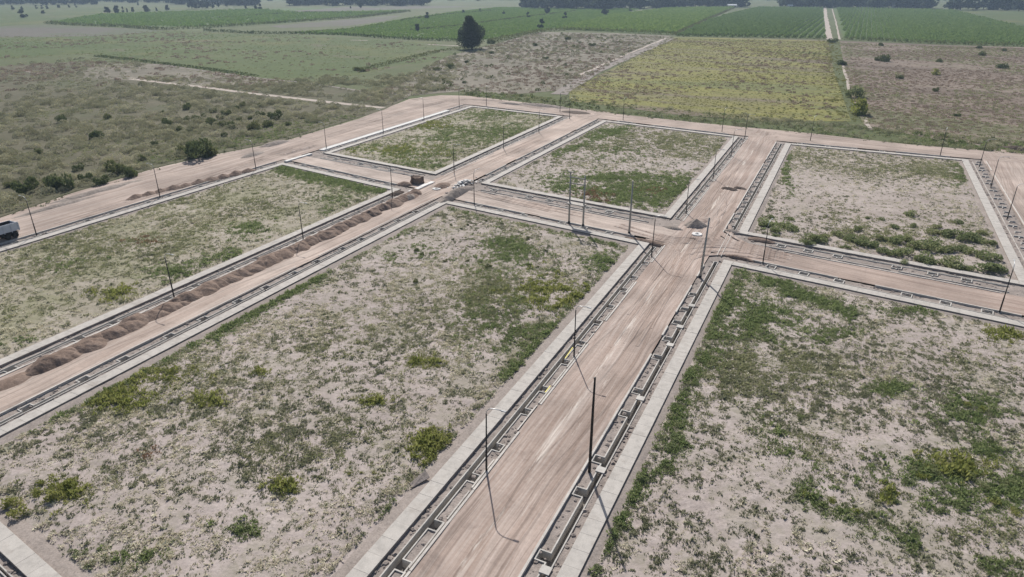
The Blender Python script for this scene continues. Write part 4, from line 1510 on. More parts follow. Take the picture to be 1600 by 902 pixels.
cab.hexa([(5.6, *(sorted((-sgn * .05, -sgn * 2.45))[:1]), 2.0), (7.5, sorted((-sgn * .05, -sgn * 2.45))[0], 2.0), (7.5, sorted((-sgn * .05, -sgn * 2.45))[1], 2.0), (5.6, sorted((-sgn * .05, -sgn * 2.45))[1], 2.0)],
         [(5.65, sorted((-sgn * .15, -sgn * 2.35))[0], 2.95), (7.15, sorted((-sgn * .15, -sgn * 2.35))[0], 2.95), (7.15, sorted((-sgn * .15, -sgn * 2.35))[1], 2.95), (5.65, sorted((-sgn * .15, -sgn * 2.35))[1], 2.95)])
cb = cab.build('cab', M['truck'], tr)
mb = MB(); tb(mb, 6.0, 7.0, 0.06, 0.085, 2.15, 2.75)
mb.build('window', M['glass'], cb)
wm = MB()
prof = [(0.25, -0.16), (0.46, -0.16), (0.52, -0.10), (0.52, 0.10), (0.46, 0.16), (0.25, 0.16)]
wm.lathe(prof, 20)
tym = wm.mesh('tyre', M['tyre'])
wm = MB(); wm.lathe([(0.001, -0.08), (0.1, -0.09), (0.1, -0.05), (0.249, -0.05), (0.249, 0.05), (0.1, 0.05), (0.1, 0.09), (0.001, 0.08)], 16)
rim = wm.mesh('rim', M['chassis'])
for x in (0.95, 2.25, 6.6):
    for y in (0.25, 2.25) if x > 5 else (0.2, 0.54, 1.96, 2.3):
        wh = bpy.data.objects.new('wheel', tym); COL.objects.link(wh); wh.parent = tr
        wh.location = (x, -sgn * y, 0.52); wh.rotation_euler = (math.pi / 2, 0, 0)
        r_ = bpy.data.objects.new('rim', rim); COL.objects.link(r_); r_.parent = wh

# ------------------------------------------------------------------ plants: clump meshes
def clump(name, n, r, h, leaf, mat, seed, up=0.5, blobs=1, base=0.0, shell=0.45, aspect=2.2, mb_extra=None):
    """n leaf-shaped faces spread through a dome (or several lobes)"""
    g = np.random.default_rng(seed)
    if blobs > 1:
        bc = np.column_stack([g.uniform(-.62, .62, blobs) * r, g.uniform(-.62, .62, blobs) * r, g.uniform(0.15, .62, blobs) * h])
        br = g.uniform(.35, .6, blobs)
        bi = g.integers(0, blobs, n)
    d = g.normal(size=(n, 3)); d /= np.linalg.norm(d, axis=1)[:, None]
    rad = g.uniform(shell, 1.0, n) ** 0.6
    if blobs > 1:
        p = bc[bi] + d * rad[:, None] * br[bi][:, None] * np.array([r, r, h * 0.8])
        p[:, 2] = np.maximum(p[:, 2], leaf * 0.3)
    else:
        d[:, 2] = np.abs(d[:, 2])
        p = d * rad[:, None] * np.array([r, r, h])
    p[:, 2] += base
    a = g.normal(size=(n, 3)); a[:, 2] = np.abs(a[:, 2]) + up * 2; a += d * 0.8
    a /= np.linalg.norm(a, axis=1)[:, None]
    b = np.cross(a, g.normal(size=(n, 3))); b /= np.linalg.norm(b, axis=1)[:, None]
    L = leaf * g.uniform(.6, 1.35, n)[:, None]
    v = np.stack([p - a * L * 0.5, p + b * L * 0.5 / aspect * 1.0, p + a * L * 0.6, p - b * L * 0.5 / aspect], axis=1).reshape(-1, 3)
    v[:, 2] = np.maximum(v[:, 2], -0.03)
    f = np.arange(4 * n).reshape(-1, 4)
    me = bpy.data.meshes.new(name)
    me.from_pydata(v.tolist(), [], f.tolist())
    me.materials.append(mat)
    return me


def protos(name, k, **kw):
    return [bpy.data.objects.new(name + '_form', clump(name, seed=100 + i * 7 + hash(name) % 50 if False else 100 + i * 7 + sum(map(ord, name)) % 50, name_=None, **kw) if False else clump(name, seed=100 + i * 7 + sum(map(ord, name)) % 50, **kw)) for i in range(k)]


PR = {
    'dry': protos('dry_grass', 3, n=14, r=.21, h=.09, leaf=.13, mat=M['dry'], up=.0, aspect=2.0),
    'grey': protos('grey_weed', 3, n=12, r=.17, h=.08, leaf=.12, mat=M['grey'], up=.1, aspect=2.0),
    'green': protos('green_weed', 3, n=20, r=.26, h=.14, leaf=.155, mat=M['green'], up=.25),
    'yellow': protos('yellow_weed', 3, n=16, r=.28, h=.24, leaf=.20, mat=M['yellow'], up=.4),
    'olive': protos('olive_weed', 3, n=18, r=.26, h=.11, leaf=.15, mat=M['olive'], up=.15),
    'rust': protos('rust_weed', 2, n=15, r=.27, h=.18, leaf=.19, mat=M['rust'], up=.3),
    'scrub': protos('pale_scrub', 4, n=240, r=1.0, h=.78, leaf=.19, mat=M['scrub'], up=.2, shell=.8),
    'brown': protos('brown_grass', 3, n=34, r=1.0, h=.42, leaf=.42, mat=M['brown'], up=.3, shell=.6),
    'dark': protos('dark_weed', 3, n=40, r=.9, h=.9, leaf=.45, mat=M['bush'], up=.4),
    'ytall': protos('yellow_tall_weed', 3, n=34, r=1.0, h=.5, leaf=.42, mat=M['ygrass'], up=.3),
    'vine': protos('vine_row', 3, n=34, r=1.3, h=1.5, leaf=.85, mat=M['vine'], up=.3, aspect=1.5),
    'orch': protos('orchard_tree', 3, n=44, r=1.7, h=2.9, leaf=1.0, mat=M['orch'], up=.3, aspect=1.5),
    'orchb': protos('orchard_bush', 3, n=44, r=1.9, h=2.6, leaf=1.0, mat=M['orchb'], up=.3, aspect=1.5),
    'clod': [],
}
for i in range(3):
    bm = bmesh.new(); bmesh.ops.create_icosphere(bm, subdivisions=1, radius=0.13)
    for v in bm.verts:
        v.co = v.co * random.uniform(.65, 1.3); v.co.z *= .7
    me = bpy.data.meshes.new('clod'); bm.to_mesh(me); bm.free(); me.materials.append(M['verge'])
    PR['clod'].append(bpy.data.objects.new('clod_form', me))

NG = {}


def scatter_group(kind):
    if kind in NG:
        return NG[kind]
    ng = bpy.data.node_groups.new('spread_' + kind, 'GeometryNodeTree')
    ng.interface.new_socket('Geometry', in_out='INPUT', socket_type='NodeSocketGeometry')
    ng.interface.new_socket('Geometry', in_out='OUTPUT', socket_type='NodeSocketGeometry')
    N = ng.nodes
    gi = N.new('NodeGroupInput'); go = N.new('NodeGroupOutput')
    iop = N.new('GeometryNodeInstanceOnPoints')
    g2i = N.new('GeometryNodeGeometryToInstance')
    for o in reversed(PR[kind]):
        oi = N.new('GeometryNodeObjectInfo'); oi.inputs['Object'].default_value = o
        oi.transform_space = 'ORIGINAL'
        ng.links.new(oi.outputs['Geometry'], g2i.inputs[0])
    ng.links.new(gi.outputs[0], iop.inputs['Points'])
    ng.links.new(g2i.outputs[0], iop.inputs['Instance'])
    iop.inputs['Pick Instance'].default_value = True

    def attr(nm, ty):
        a = N.new('GeometryNodeInputNamedAttribute'); a.data_type = ty; a.inputs[0].default_value = nm
        return a.outputs[0]
    ng.links.new(attr('ix', 'INT'), iop.inputs['Instance Index'])
    cx = N.new('ShaderNodeCombineXYZ')
    ng.links.new(attr('rz', 'FLOAT'), cx.inputs[2])
    ng.links.new(cx.outputs[0], iop.inputs['Rotation'])
    ng.links.new(attr('sc', 'FLOAT_VECTOR'), iop.inputs['Scale'])
    ng.links.new(iop.outputs[0], go.inputs[0])
    NG[kind] = ng
    return ng


def scatter(name, kind, pts, size, label, cat, zscale=None):
    n = len(pts)
    if n == 0:
        return None
    me = bpy.data.meshes.new(name)
    me.vertices.add(n)
    me.vertices.foreach_set('co', np.ascontiguousarray(pts, dtype=np.float32).ravel())
    s = np.column_stack([size, size, size * (RNG.uniform(.75, 1.25, n) if zscale is None else zscale)]).astype(np.float32)
    me.attributes.new('sc', 'FLOAT_VECTOR', 'POINT').data.foreach_set('vector', s.ravel())
    me.attributes.new('rz', 'FLOAT', 'POINT').data.foreach_set('value', RNG.uniform(0, 6.283, n).astype(np.float32))
    me.attributes.new('ix', 'INT', 'POINT').data.foreach_set('value', RNG.integers(0, len(PR[kind]), n).astype(np.int32))
    me.materials.append(PR[kind][0].data.materials[0])
    o = link(name, me)
    md = o.modifiers.new('spread', 'NODES')
    md.node_group = scatter_group(kind)
    return tag(o, label, cat, None, 'stuff')


def vnoise(x, y, s, seed=0):
    x = x * s + seed * 17.3; y = y * s - seed * 9.1
    xi = np.floor(x).astype(np.int64); yi = np.floor(y).astype(np.int64)
    fx = x - xi; fy = y - yi
    fx = fx * fx * (3 - 2 * fx); fy = fy * fy * (3 - 2 * fy)

    def h(a, b):
        k = (a * 374761393 + b * 668265263 + seed * 69069) & 0xFFFFFFFF
        k = ((k ^ (k >> 13)) * 1274126177) & 0xFFFFFFFF
        return ((k ^ (k >> 16)) & 0xFFFF) / 65535.0
    return (h(xi, yi) * (1 - fx) + h(xi + 1, yi) * fx) * (1 - fy) + (h(xi, yi + 1) * (1 - fx) + h(xi + 1, yi + 1) * fx) * fy


def fnoise(x, y, s, seed=0):
    return (vnoise(x, y, s, seed) + .5 * vnoise(x, y, s * 2.1, seed + 1) + .25 * vnoise(x, y, s * 4.3, seed + 2)) / 1.75


def in_poly(xy, poly):
    x, y = xy[:, 0], xy[:, 1]
    r = np.zeros(len(xy), bool)
    j = len(poly) - 1
    for i in range(len(poly)):
        a, b = poly[i], poly[j]
        if a[1] != b[1]:
            c = ((a[1] > y) != (b[1] > y)) & (x < (b[0] - a[0]) * (y - a[1]) / (b[1] - a[1]) + a[0])
            r ^= c
        j = i
    return r


def sample_poly(poly, dens):
    xs = [p[0] for p in poly]; ys = [p[1] for p in poly]
    area = (max(xs) - min(xs)) * (max(ys) - min(ys))
    n = int(area * dens)
    xy = np.column_stack([RNG.uniform(min(xs), max(xs), n), RNG.uniform(min(ys), max(ys), n)])
    return xy[in_poly(xy, poly)]


def ell(px, py, cx, cy, rx, ry):
    return np.exp(-1.1 * (((px - cx) / rx) ** 2 + ((py - cy) / ry) ** 2))


def seg(px, py, x1, y1, x2, y2, w):
    dx, dy = x2 - x1, y2 - y1
    t = np.clip(((px - x1) * dx + (py - y1) * dy) / (dx * dx + dy * dy), 0, 1)
    d = np.hypot(px - x1 - t * dx, (py - y1 - t * dy))
    return np.exp(-1.0 * (d / w) ** 2)


# weed growth on the lots, read off the photograph: (kind, shape, strength)
ZONES = {
    'C': [('green', (60, 655, 330, 512, 12), 1.2), ('green', (330, 515, 500, 422, 13), 1.8), ('green', (500, 420, 640, 350, 7), .9), ('green', (710, 322, 960, 378, 6), 1.0),
          ('green', (545, 875, 640, 772, 9), 1.3), ('green', (640, 775, 722, 690, 10), 1.3), ('green', (740, 665, 800, 595, 9), 1.0), ('green', (800, 590, 975, 415, 13), 1.7),
          ('yellow', (180, 620, 45, 16), 1.4), ('olive', (270, 580, 110, 32), .9), ('yellow', (230, 590, 60, 18), .6), ('olive', (790, 490, 95, 50), 1.0), ('green', (800, 500, 70, 40), .8), ('yellow', (860, 465, 50, 24), 1.5),
          ('green', (800, 408, 60, 22), .8), ('green', (790, 380, 32, 13), 1.0), ('green', (955, 408, 36, 12), 1.5), ('yellow', (668, 566, 26, 9), 1.2), ('yellow', (590, 624, 22, 8), 1.1),
          ('olive', (420, 700, 70, 28), .8), ('yellow', (452, 757, 20, 12), 1.2), ('yellow', (95, 765, 34, 18), 1.2), ('olive', (160, 745, 90, 15), .9), ('green', (190, 872, 60, 18), 1.2), ('green', (375, 825, 32, 13), 1.2),
          ('yellow', (676, 702, 30, 18), 1.6), ('green', (660, 392, 22, 9), 1.3), ('green', (615, 398, 16, 8), 1.1), ('olive', (500, 560, 80, 45), .6), ('olive', (600, 520, 90, 60), .5), ('olive', (540, 690, 90, 70), .55),
          ('yellow', (415, 580, 14, 6), 1.2), ('yellow', (330, 628, 26, 9), .9), ('green', (80, 880, 40, 16), 1.0), ('olive', (740, 455, 60, 30), .7), ('green', (570, 860, 20, 16), .9), ('rust', (235, 705, 16, 8), .8), ('olive', (350, 640, 70, 26), .4)],
    'D': [('green', (1140, 440, 1105, 545, 22), 1.0), ('green', (1095, 545, 1045, 680, 17), 1.1), ('green', (1062, 690, 992, 760, 20), 1.15), ('green', (985, 780, 930, 885, 12), 1.0), ('olive', (1150, 470, 1060, 690, 34), .5), ('green', (1190, 434, 1330, 488, 9), 1.3),
          ('green', (1180, 500, 60, 34), 1.2), ('olive', (1230, 575, 110, 45), .9), ('green', (1190, 660, 1290, 765, 17), .85), ('green', (1245, 768, 1420, 845, 15), .85), ('olive', (1200, 660, 1420, 845, 30), .4), ('green', (1390, 608, 30, 10), 1.2), ('green', (1510, 640, 44, 26), 1.1),
          ('green', (1440, 742, 74, 26), 1.2), ('yellow', (1500, 728, 46, 14), 1.6), ('yellow', (1392, 770, 16, 12), 1.6), ('green', (1530, 780, 80, 28), 1.05), ('olive', (1540, 830, 80, 30), 1.1), ('green', (1585, 760, 30, 30), 1.3), ('yellow', (1570, 525, 30, 10), 1.0),
          ('green', (1430, 482, 60, 8), .9), ('green', (1300, 522, 40, 12), .9), ('olive', (1160, 560, 60, 60), .6), ('green', (1550, 700, 30, 16), 1.0), ('green', (1340, 745, 1290, 760, 8), .8), ('green', (1570, 880, 40, 14), 1.2), ('olive', (1250, 700, 100, 40), .6), ('olive', (1500, 560, 110, 40), .35)],
    'E': [('olive', (1480, 268, 60, 12), 1.0), ('green', (1500, 275, 12, 18), 1.0), ('green', (1232, 262, 6, 34), 1.0), ('olive', (1270, 240, 40, 9), .9), ('olive', (1360, 258, 120, 16), .5), ('olive', (1400, 370, 150, 26), .9), ('green', (1215, 350, 24, 10), 1.0), ('olive', (1300, 330, 40, 10), .5), ('dry', (1290, 260, 80, 24), .3)],
    'F': [('green', (955, 277, 70, 8), 1.6), ('green', (980, 305, 80, 18), 1.5), ('olive', (1000, 310, 60, 14), 1.0), ('green', (1050, 300, 30, 24), 1.5), ('rust', (930, 308, 24, 8), 1.6), ('green', (885, 292, 24, 8), 1.2), ('rust', (1020, 298, 22, 4), .9),
          ('olive', (1000, 222, 120, 18), .9), ('green', (940, 206, 40, 8), .8), ('green', (870, 240, 990, 195, 5), .9), ('olive', (1080, 230, 60, 16), .8), ('olive', (900, 255, 70, 18), .35), ('green', (970, 240, 50, 10), .5)],
    'G': [('yellow', (625, 236, 66, 8), .9), ('green', (640, 240, 70, 10), 1.0), ('green', (650, 257, 60, 6), 1.3), ('green', (720, 212, 80, 14), 1.0), ('green', (770, 178, 60, 7), .9), ('yellow', (665, 195, 30, 7), .8), ('green', (560, 228, 40, 8), .9), ('olive', (700, 215, 200, 60), .6), ('green', (800, 205, 50, 12), .7)],
    'H': [('green', (440, 263, 600, 300, 8), 2.0), ('green', (470, 268, 560, 285, 10), 1.5), ('olive', (330, 310, 120, 24), 1.1), ('olive', (180, 385, 120, 34), 1.1), ('olive', (80, 420, 100, 34), 1.0), ('green', (386, 360, 32, 12), 1.2), ('green', (344, 396, 40, 9), 1.0), ('green', (536, 312, 36, 8), 1.2),
          ('green', (276, 428, 40, 13), 1.4), ('green', (300, 412, 370, 392, 7), .8), ('yellow', (176, 458, 36, 10), 1.0), ('green', (100, 410, 34, 12), .8), ('green', (60, 535, 60, 8), 1.1), ('olive', (260, 350, 200, 60), .5), ('rust', (225, 372, 26, 8), .5), ('green', (515, 330, 16, 7), 1.0), ('olive', (60, 490, 90, 30), .5)],
}
DENS = dict(C=36.0, D=36.0, E=17.0, F=15.0, G=12.0, H=16)
BASE = dict(C=(.60, .46), D=(.48, .50), E=(.30, .22), F=(.38, .24), G=(.5, .26), H=(.6, .28))    # dry, grey
LOT_LABEL = dict(C='the large lot between the soil-heap street and the lamp-lined street', D='the lot beside the tarred wooden pole', E='the bushy lot by the wide reddish road',
                 F='the lot behind the twin concrete poles', G='the lot beside the fresh white concrete', H='the lot between dump truck and soil heaps')
KN = {'dry': ('dry_grass', 'dry pale grass tufts on ', 'grass'), 'grey': ('grey_weeds', 'small grey green weeds on ', 'weeds'), 'green': ('green_weeds', 'thick green weeds on ', 'weeds'),
      'yellow': ('yellow_weeds', 'yellow green weeds on ', 'weeds'), 'olive': ('olive_weeds', 'low olive weeds on ', 'weeds'), 'rust': ('rust_weeds', 'rust brown weeds on ', 'weeds')}
for key, mo in LOTS.items():
    poly = [(p.x, p.y) for p in mo]
    xy = sample_poly(poly, DENS[key])
    px, py = pix(xy)
    keep = (px > -120) & (px < 1720) & (py < 990) & (xy[:, 1] > 25)
    xy, px, py = xy[keep], px[keep], py[keep]
    X, Y = xy[:, 0], xy[:, 1]
    W = {k: np.zeros(len(xy)) for k in ('dry', 'grey', 'green', 'yellow', 'olive', 'rust')}
    ragged = np.clip((fnoise(X, Y, .4, 3) * .45 + fnoise(X, Y, 1.3, 4) * .35 + fnoise(X, Y, .11, 6) * .3 - .36) * 3.8, 0, 1.25)
    wob_x = (fnoise(X, Y, .12, 31) - .5) * 26; wob_y = (fnoise(X, Y, .12, 37) - .5) * 16
    for kind, sh, st in ZONES[key]:
        f = ell(px + wob_x, py + wob_y * min(1, sh[3] / 14), *sh) if len(sh) == 4 else seg(px + wob_x * .2, py + wob_y * .2, *sh)
        W[kind] += f * st * ragged * (.7 if kind == 'olive' else 1) * (.62 if key in 'GH' else .85)
    big = fnoise(X, Y, .07, 11)
    mid = fnoise(X, Y, .9, 21)
    d0, g0 = BASE[key]
    sa = X * UA.x + Y * UA.y; sb = X * RA.x + Y * RA.y
    comb = np.clip((fnoise(sb * .9, sa * .05, 1.0, 91) - .25) * 2.6, .25, 1.5)      # old plough lines
    W['dry'] += d0 * comb * np.clip((mid - .32) * 4, 0, 1.3) * np.clip((big - .2) * 2.2, .15, 1.3)
    W['grey'] += g0 * (1.9 - comb) * np.clip((fnoise(X, Y, 1.0, 41) - .36) * 4.0, 0, 1.3) * np.clip((fnoise(X, Y, .05, 51) - .22) * 2.2, .2, 1.3)
    tot = sum(W.values())
    acc = RNG.uniform(0, 1, len(xy)) < np.clip(tot * .85, 0, .97)
    cum = np.cumsum(np.column_stack([W[k] for k in W]), axis=1)
    pick = RNG.uniform(0, 1, len(xy)) * np.maximum(tot, 1e-6)
    idx = (pick[:, None] > cum).sum(axis=1)
    far = 1.0 if key in 'CD' else 1.25
    for i, kind in enumerate(W):
        s = acc & (idx == i)
        p = xy[s]
        if len(p) == 0:
            continue
        nm, lb, cat = KN[kind]
        size = RNG.gamma(3.2, 1 / 3.2, len(p)) * far * (np.clip(.75 + .35 * W[kind][s], .7, 1.35) if kind in ('green', 'yellow', 'olive', 'rust') else .95)
        scatter(nm, kind, np.column_stack([p, np.full(len(p), -0.13)]), np.clip(size, .35, 2.6), lb + LOT_LABEL[key], cat)

# clods on the verges and margins
vp = []
for key, poly in BL.items():
    for i in range(4):
        a, b = poly[i], poly[(i + 1) % 4]
        e = (b - a).normalized(); n = Vector((e.y, -e.x)); L = (b - a).length
        K = KERB[key][i]
        k = int(L * 5)
        ss = RNG.uniform(0, L, k)
        oo = np.where(RNG.uniform(0, 1, k) < .45, RNG.uniform(.05, .7, k), RNG.uniform(1.55, K - .3, k))
        q = np.column_stack([a.x + e.x * ss + n.x * oo, a.y + e.y * ss + n.y * oo])
        px, py = pix(q)
        vp.append(q[(px > -60) & (px < 1660) & (py < 960) & (py > 150)])
vp = np.concatenate(vp)
scatter('clods', 'clod', np.column_stack([vp, np.full(len(vp), Z_V - 0.01)]), np.clip(RNG.gamma(3, .33, len(vp)), .3, 2.2), 'loose earth clods on the verges beside the channels', 'earth')


# ------------------------------------------------------------------ growth outside the site
def region(pxpoly, dens, fn=None):
    poly = [tuple(U(*p)) for p in pxpoly]
    xy = sample_poly(poly, dens)
    if fn is not None and len(xy):
        px, py = pix(xy)
        xy = xy[RNG.uniform(0, 1, len(xy)) < fn(xy[:, 0], xy[:, 1], px, py)]
    return xy


def put(name, kind, xy, s0, s1, label, cat, z=0.0):
    scatter(name, kind, np.column_stack([xy, np.full(len(xy), z)]), RNG.uniform(s0, s1, len(xy)), label, cat)


SCR = [(-150, 172), (0, 142), (110, 150), (205, 128), (400, 150), (590, 170), (556, 183), (440, 217), (330, 238), (240, 259), (110, 298), (0, 336), (-150, 380)]
put('pale_scrub', 'scrub', region(SCR, .12, lambda x, y, px, py: np.clip((fnoise(x, y, .06, 5) - .25) * 3, .12, 1) * np.clip((px * .25 + py - 150) / 40, .12, 1)), .8, 2.1, 'pale rounded scrub covering the rough ground beside the boundary road', 'scrub')
put('olive_weeds', 'olive', region(SCR, .5, lambda x, y, px, py: np.clip((fnoise(x, y, .05, 8) - .4) * 4, 0, 1)), 1.56, 3.38, 'low olive weeds among the pale scrub', 'weeds')
put('green_weeds', 'green', region([(560, 183), (440, 217), (330, 238), (240, 259), (200, 268), (230, 235), (300, 240), (380, 205), (500, 180)], .5, lambda x, y, px, py: np.clip((fnoise(x, y, .06, 18) - .42) * 5, 0, 1)), 1.56, 3.12, 'green weeds at the foot of the scrub by the boundary road', 'weeds')
put('pale_scrub', 'scrub', region([(205, 122), (420, 126), (560, 119), (640, 116), (700, 92), (720, 100), (700, 140), (640, 151), (600, 166), (400, 145)], .16, lambda x, y, px, py: np.clip((fnoise(x, y, .05, 6) - .3) * 3, .1, 1)), .8, 1.9, 'scattered pale scrub beyond the white path', 'scrub')
put('pale_scrub', 'scrub', region([(-150, 125), (0, 100), (130, 88), (240, 100), (205, 122), (110, 148), (0, 140), (-150, 170)], .035, lambda x, y, px, py: np.clip((fnoise(x, y, .03, 9) - .35) * 4, .1, 1)), .7, 1.7, 'thin scrub on the rough pasture beyond the boundary road', 'scrub')
MEA = [(-150, 75), (0, 60), (150, 56), (260, 50), (470, 57), (690, 70), (710, 88), (560, 116), (440, 125), (330, 111), (240, 97), (130, 84), (0, 92), (-150, 105)]
put('brown_grass', 'brown', region([(-150, 150), (0, 104), (130, 96), (240, 100), (330, 112), (440, 128), (400, 146), (205, 124), (110, 150), (0, 142)], .06, lambda x, y, px, py: np.clip((fnoise(x, y, .03, 71) - .35) * 4, 0, 1)), .7, 1.8, 'brown grass on the rough pasture above the white path', 'grass')
put('olive_weeds', 'olive', region([(-150, 150), (0, 96), (130, 90), (240, 98), (330, 112), (440, 128), (400, 146), (205, 124), (110, 150), (0, 142)], .12, lambda x, y, px, py: np.clip((fnoise(x, y, .025, 73) - .4) * 4, 0, 1)), 1.6, 4.0, 'olive weeds on the rough pasture above the white path', 'weeds')
put('meadow_grass', 'olive', region(MEA, .03, lambda x, y, px, py: np.clip((fnoise(x, y, .015, 62) - .42) * 5, 0, 1)), 1.4, 3.4, 'coarse olive grass patches in the wide meadow', 'grass')
put('meadow_grass', 'green', region(MEA, .03, lambda x, y, px, py: np.clip((fnoise(x, y, .02, 64) - .45) * 5, 0, 1)), 1.4, 3.2, 'green weed patches in the wide meadow', 'weeds')
put('meadow_grass', 'brown', region(MEA, .02, lambda x, y, px, py: np.clip((fnoise(x, y, .02, 66) - .45) * 5, 0, 1)), .8, 1.8, 'brown grass patches in the wide meadow', 'grass')
WST = [(560, 160), (640, 118), (700, 88), (770, 70), (840, 52), (950, 54), (1040, 58), (985, 84), (890, 140), (800, 148), (720, 143), (640, 150)]
put('pale_scrub', 'scrub', region(WST, .06, lambda x, y, px, py: np.clip((fnoise(x, y, .04, 12) - .3) * 3, .05, 1)), .6, 1.5, 'patchy scrub on the waste ground around the lone tree', 'scrub')
put('dark_weeds', 'dark', region(WST, .010, lambda x, y, px, py: np.clip((fnoise(x, y, .05, 14) - .35) * 3, .1, 1)), .6, 1.6, 'dark weeds dotted over the waste ground', 'weeds')
put('brown_grass', 'brown', region(WST, .10, lambda x, y, px, py: np.clip((fnoise(x, y, .04, 15) - .38) * 4, 0, 1)), .6, 1.4, 'brown grass on the waste ground', 'grass')
YF = [(1052, 60), (1294, 65), (1302, 110), (1328, 188), (1200, 188), (1060, 178), (892, 156), (892, 140), (960, 108), (1015, 80)]
put('yellow_weeds', 'ytall', region(YF, .55, lambda x, y, px, py: np.clip((fnoise(x, y, .03, 22) - .28) * 3, .15, 1)), .2, .5, 'yellow flowering weeds over the abandoned field', 'weeds')
put('brown_grass', 'brown', region(YF, .06, lambda x, y, px, py: np.clip((fnoise(x, y, .03, 28) - .42) * 4, .02, 1)), .6, 1.3, 'brown grass between the yellow weeds', 'grass')


def rows(pxpoly, axis, gap_, step, jit, keep=None, seed=1):
    poly = [tuple(U(*p)) for p in pxpoly]
    P = np.array(poly)
    ax = np.array([axis.x, axis.y]); nx = np.array([axis.y, -axis.x])
    s = P @ ax; t = P @ nx
    tt = np.arange(t.min(), t.max(), gap_); sss = np.arange(s.min(), s.max(), step)
    S, T = np.meshgrid(sss, tt)
    S = S + RNG.uniform(-jit, jit, S.shape); T = T + RNG.uniform(-jit * .35, jit * .35, T.shape)
    xy = S.ravel()[:, None] * ax + T.ravel()[:, None] * nx
    xy = xy[in_poly(xy, poly)]
    if keep is not None:
        px, py = pix(xy)
        xy = xy[RNG.uniform(0, 1, len(xy)) < keep(xy[:, 0], xy[:, 1], px, py)]
    return xy


put('dark_weeds', 'dark', region(YF, .03, lambda x, y, px, py: np.clip((fnoise(x, y, .02, 83) - .35) * 3, .05, 1)), .22, .5, 'dark weeds dotted through the yellow field', 'weeds')
put('dead_vines', 'dark', rows(YF, UA, 4.0, 2.2, 2.2, lambda x, y, px, py: np.clip((fnoise(x, y, .03, 25) - .40) * 1.8, .02, .5)), .28, .6, 'rows of dark dead vines standing in the yellow weeds', 'vines')
def fringe(pxs, wid, dens, kind, s0, s1, label, cat, name):
    out = []
    for a, b in zip(pxs[:-1], pxs[1:]):
        a, b = U(*a), U(*b); L = (b - a).length; e = (b - a) / L
        k = int(L * dens)
        s = RNG.uniform(0, L, k); o = RNG.normal(0, wid, k)
        out.append(np.column_stack([a.x + e.x * s + e.y * o, a.y + e.y * s - e.x * o]))
    put(name, kind, np.concatenate(out), s0, s1, label, cat)


fringe([(892, 158), (892, 140), (960, 107), (1015, 79), (1050, 59)], 2.5, .6, 'scrub', .4, 1.1, 'pale weeds along the grey track beside the yellow field', 'weeds', 'edge_weeds')
fringe([(1294, 63), (1302, 110), (1330, 190)], 4.0, 1.4, 'ytall', .4, 1.0, 'yellow weeds on the farm track verge', 'weeds', 'edge_weeds')
fringe([(1318, 66), (1328, 120), (1352, 196)], 4.0, 1.2, 'olive', 1.4, 3.0, 'olive weeds on the farm track verge', 'weeds', 'edge_weeds')
fringe([(560, 117), (440, 126), (330, 112), (240, 97), (130, 84), (0, 92)], 5.0, .8, 'olive', 1.8, 4.0, 'olive weeds on the lower edge of the meadow', 'weeds', 'edge_weeds')
fringe([(0, 58), (150, 55), (260, 49), (330, 52), (470, 55)], 7.0, .5, 'olive', 2.2, 5.0, 'olive weeds on the upper edge of the meadow', 'weeds', 'edge_weeds')
fringe([(556, 184), (440, 219), (330, 240), (240, 261), (110, 300), (0, 338), (-100, 370)], 1.6, 1.6, 'grey', 1.5, 4.0, 'grey weeds creeping onto the boundary road from the scrub', 'weeds', 'edge_weeds')
fringe([(730, 149), (800, 157), (880, 167), (960, 177), (1100, 192), (1270, 208), (1420, 225), (1540, 235), (1700, 251)], 1.3, 1.6, 'grey', 1.5, 3.6, 'grey weeds creeping onto the far boundary road', 'weeds', 'edge_weeds')
BF = [(1314, 67), (1480, 73), (1700, 78), (1700, 243), (1600, 230), (1480, 220), (1352, 194), (1328, 140)]
put('brown_grass', 'brown', region(BF, .34, lambda x, y, px, py: np.clip((fnoise(x, y, .03, 32) - .25) * 3, .1, 1)), .3, .9, 'brown dry grass over the field beyond the boundary road', 'grass')
put('olive_weeds', 'olive', region(BF, .30, lambda x, y, px, py: np.clip((fnoise(x, y, .02, 35) - .45) * 5, 0, 1) + .6 * (px < 1420) * (fnoise(x, y, .05, 36) > .5)), 1.82, 3.64, 'olive weeds in the dry brown field', 'weeds')
EDGE = [(720, 149), (800, 157), (880, 167), (960, 177), (1100, 192), (1270, 208), (1420, 225), (1540, 235), (1720, 253), (1720, 236), (1540, 216), (1420, 204), (1270, 190), (1100, 176), (960, 162), (890, 155), (800, 148), (720, 142)]
put('olive_weeds', 'olive', region(EDGE, .7, lambda x, y, px, py: np.clip((fnoise(x, y, .06, 45) - .30) * 3, .1, 1)), 1.6, 3.4, 'olive weeds in the belt along the outer edge of the boundary road', 'weeds')
put('green_weeds', 'green', region(EDGE, .35, lambda x, y, px, py: np.clip((fnoise(x, y, .06, 44) - .30) * 3, .1, 1)), 1.69, 3.64, 'belt of green weeds along the outer edge of the boundary road', 'weeds')
put('dark_weeds', 'dark', region(EDGE, .10, lambda x, y, px, py: np.clip((fnoise(x, y, .05, 48) - .35) * 3, .1, 1)), .5, 1.1, 'dark green weeds in the belt along the boundary road', 'weeds')
put('pale_scrub', 'scrub', region(EDGE, .20, lambda x, y, px, py: np.clip((fnoise(x, y, .05, 46) - .35) * 3, .1, 1) * np.clip((px - 900) / 400, .2, 1)), .7, 1.5, 'pale scrub along the outer edge of the boundary road', 'scrub')
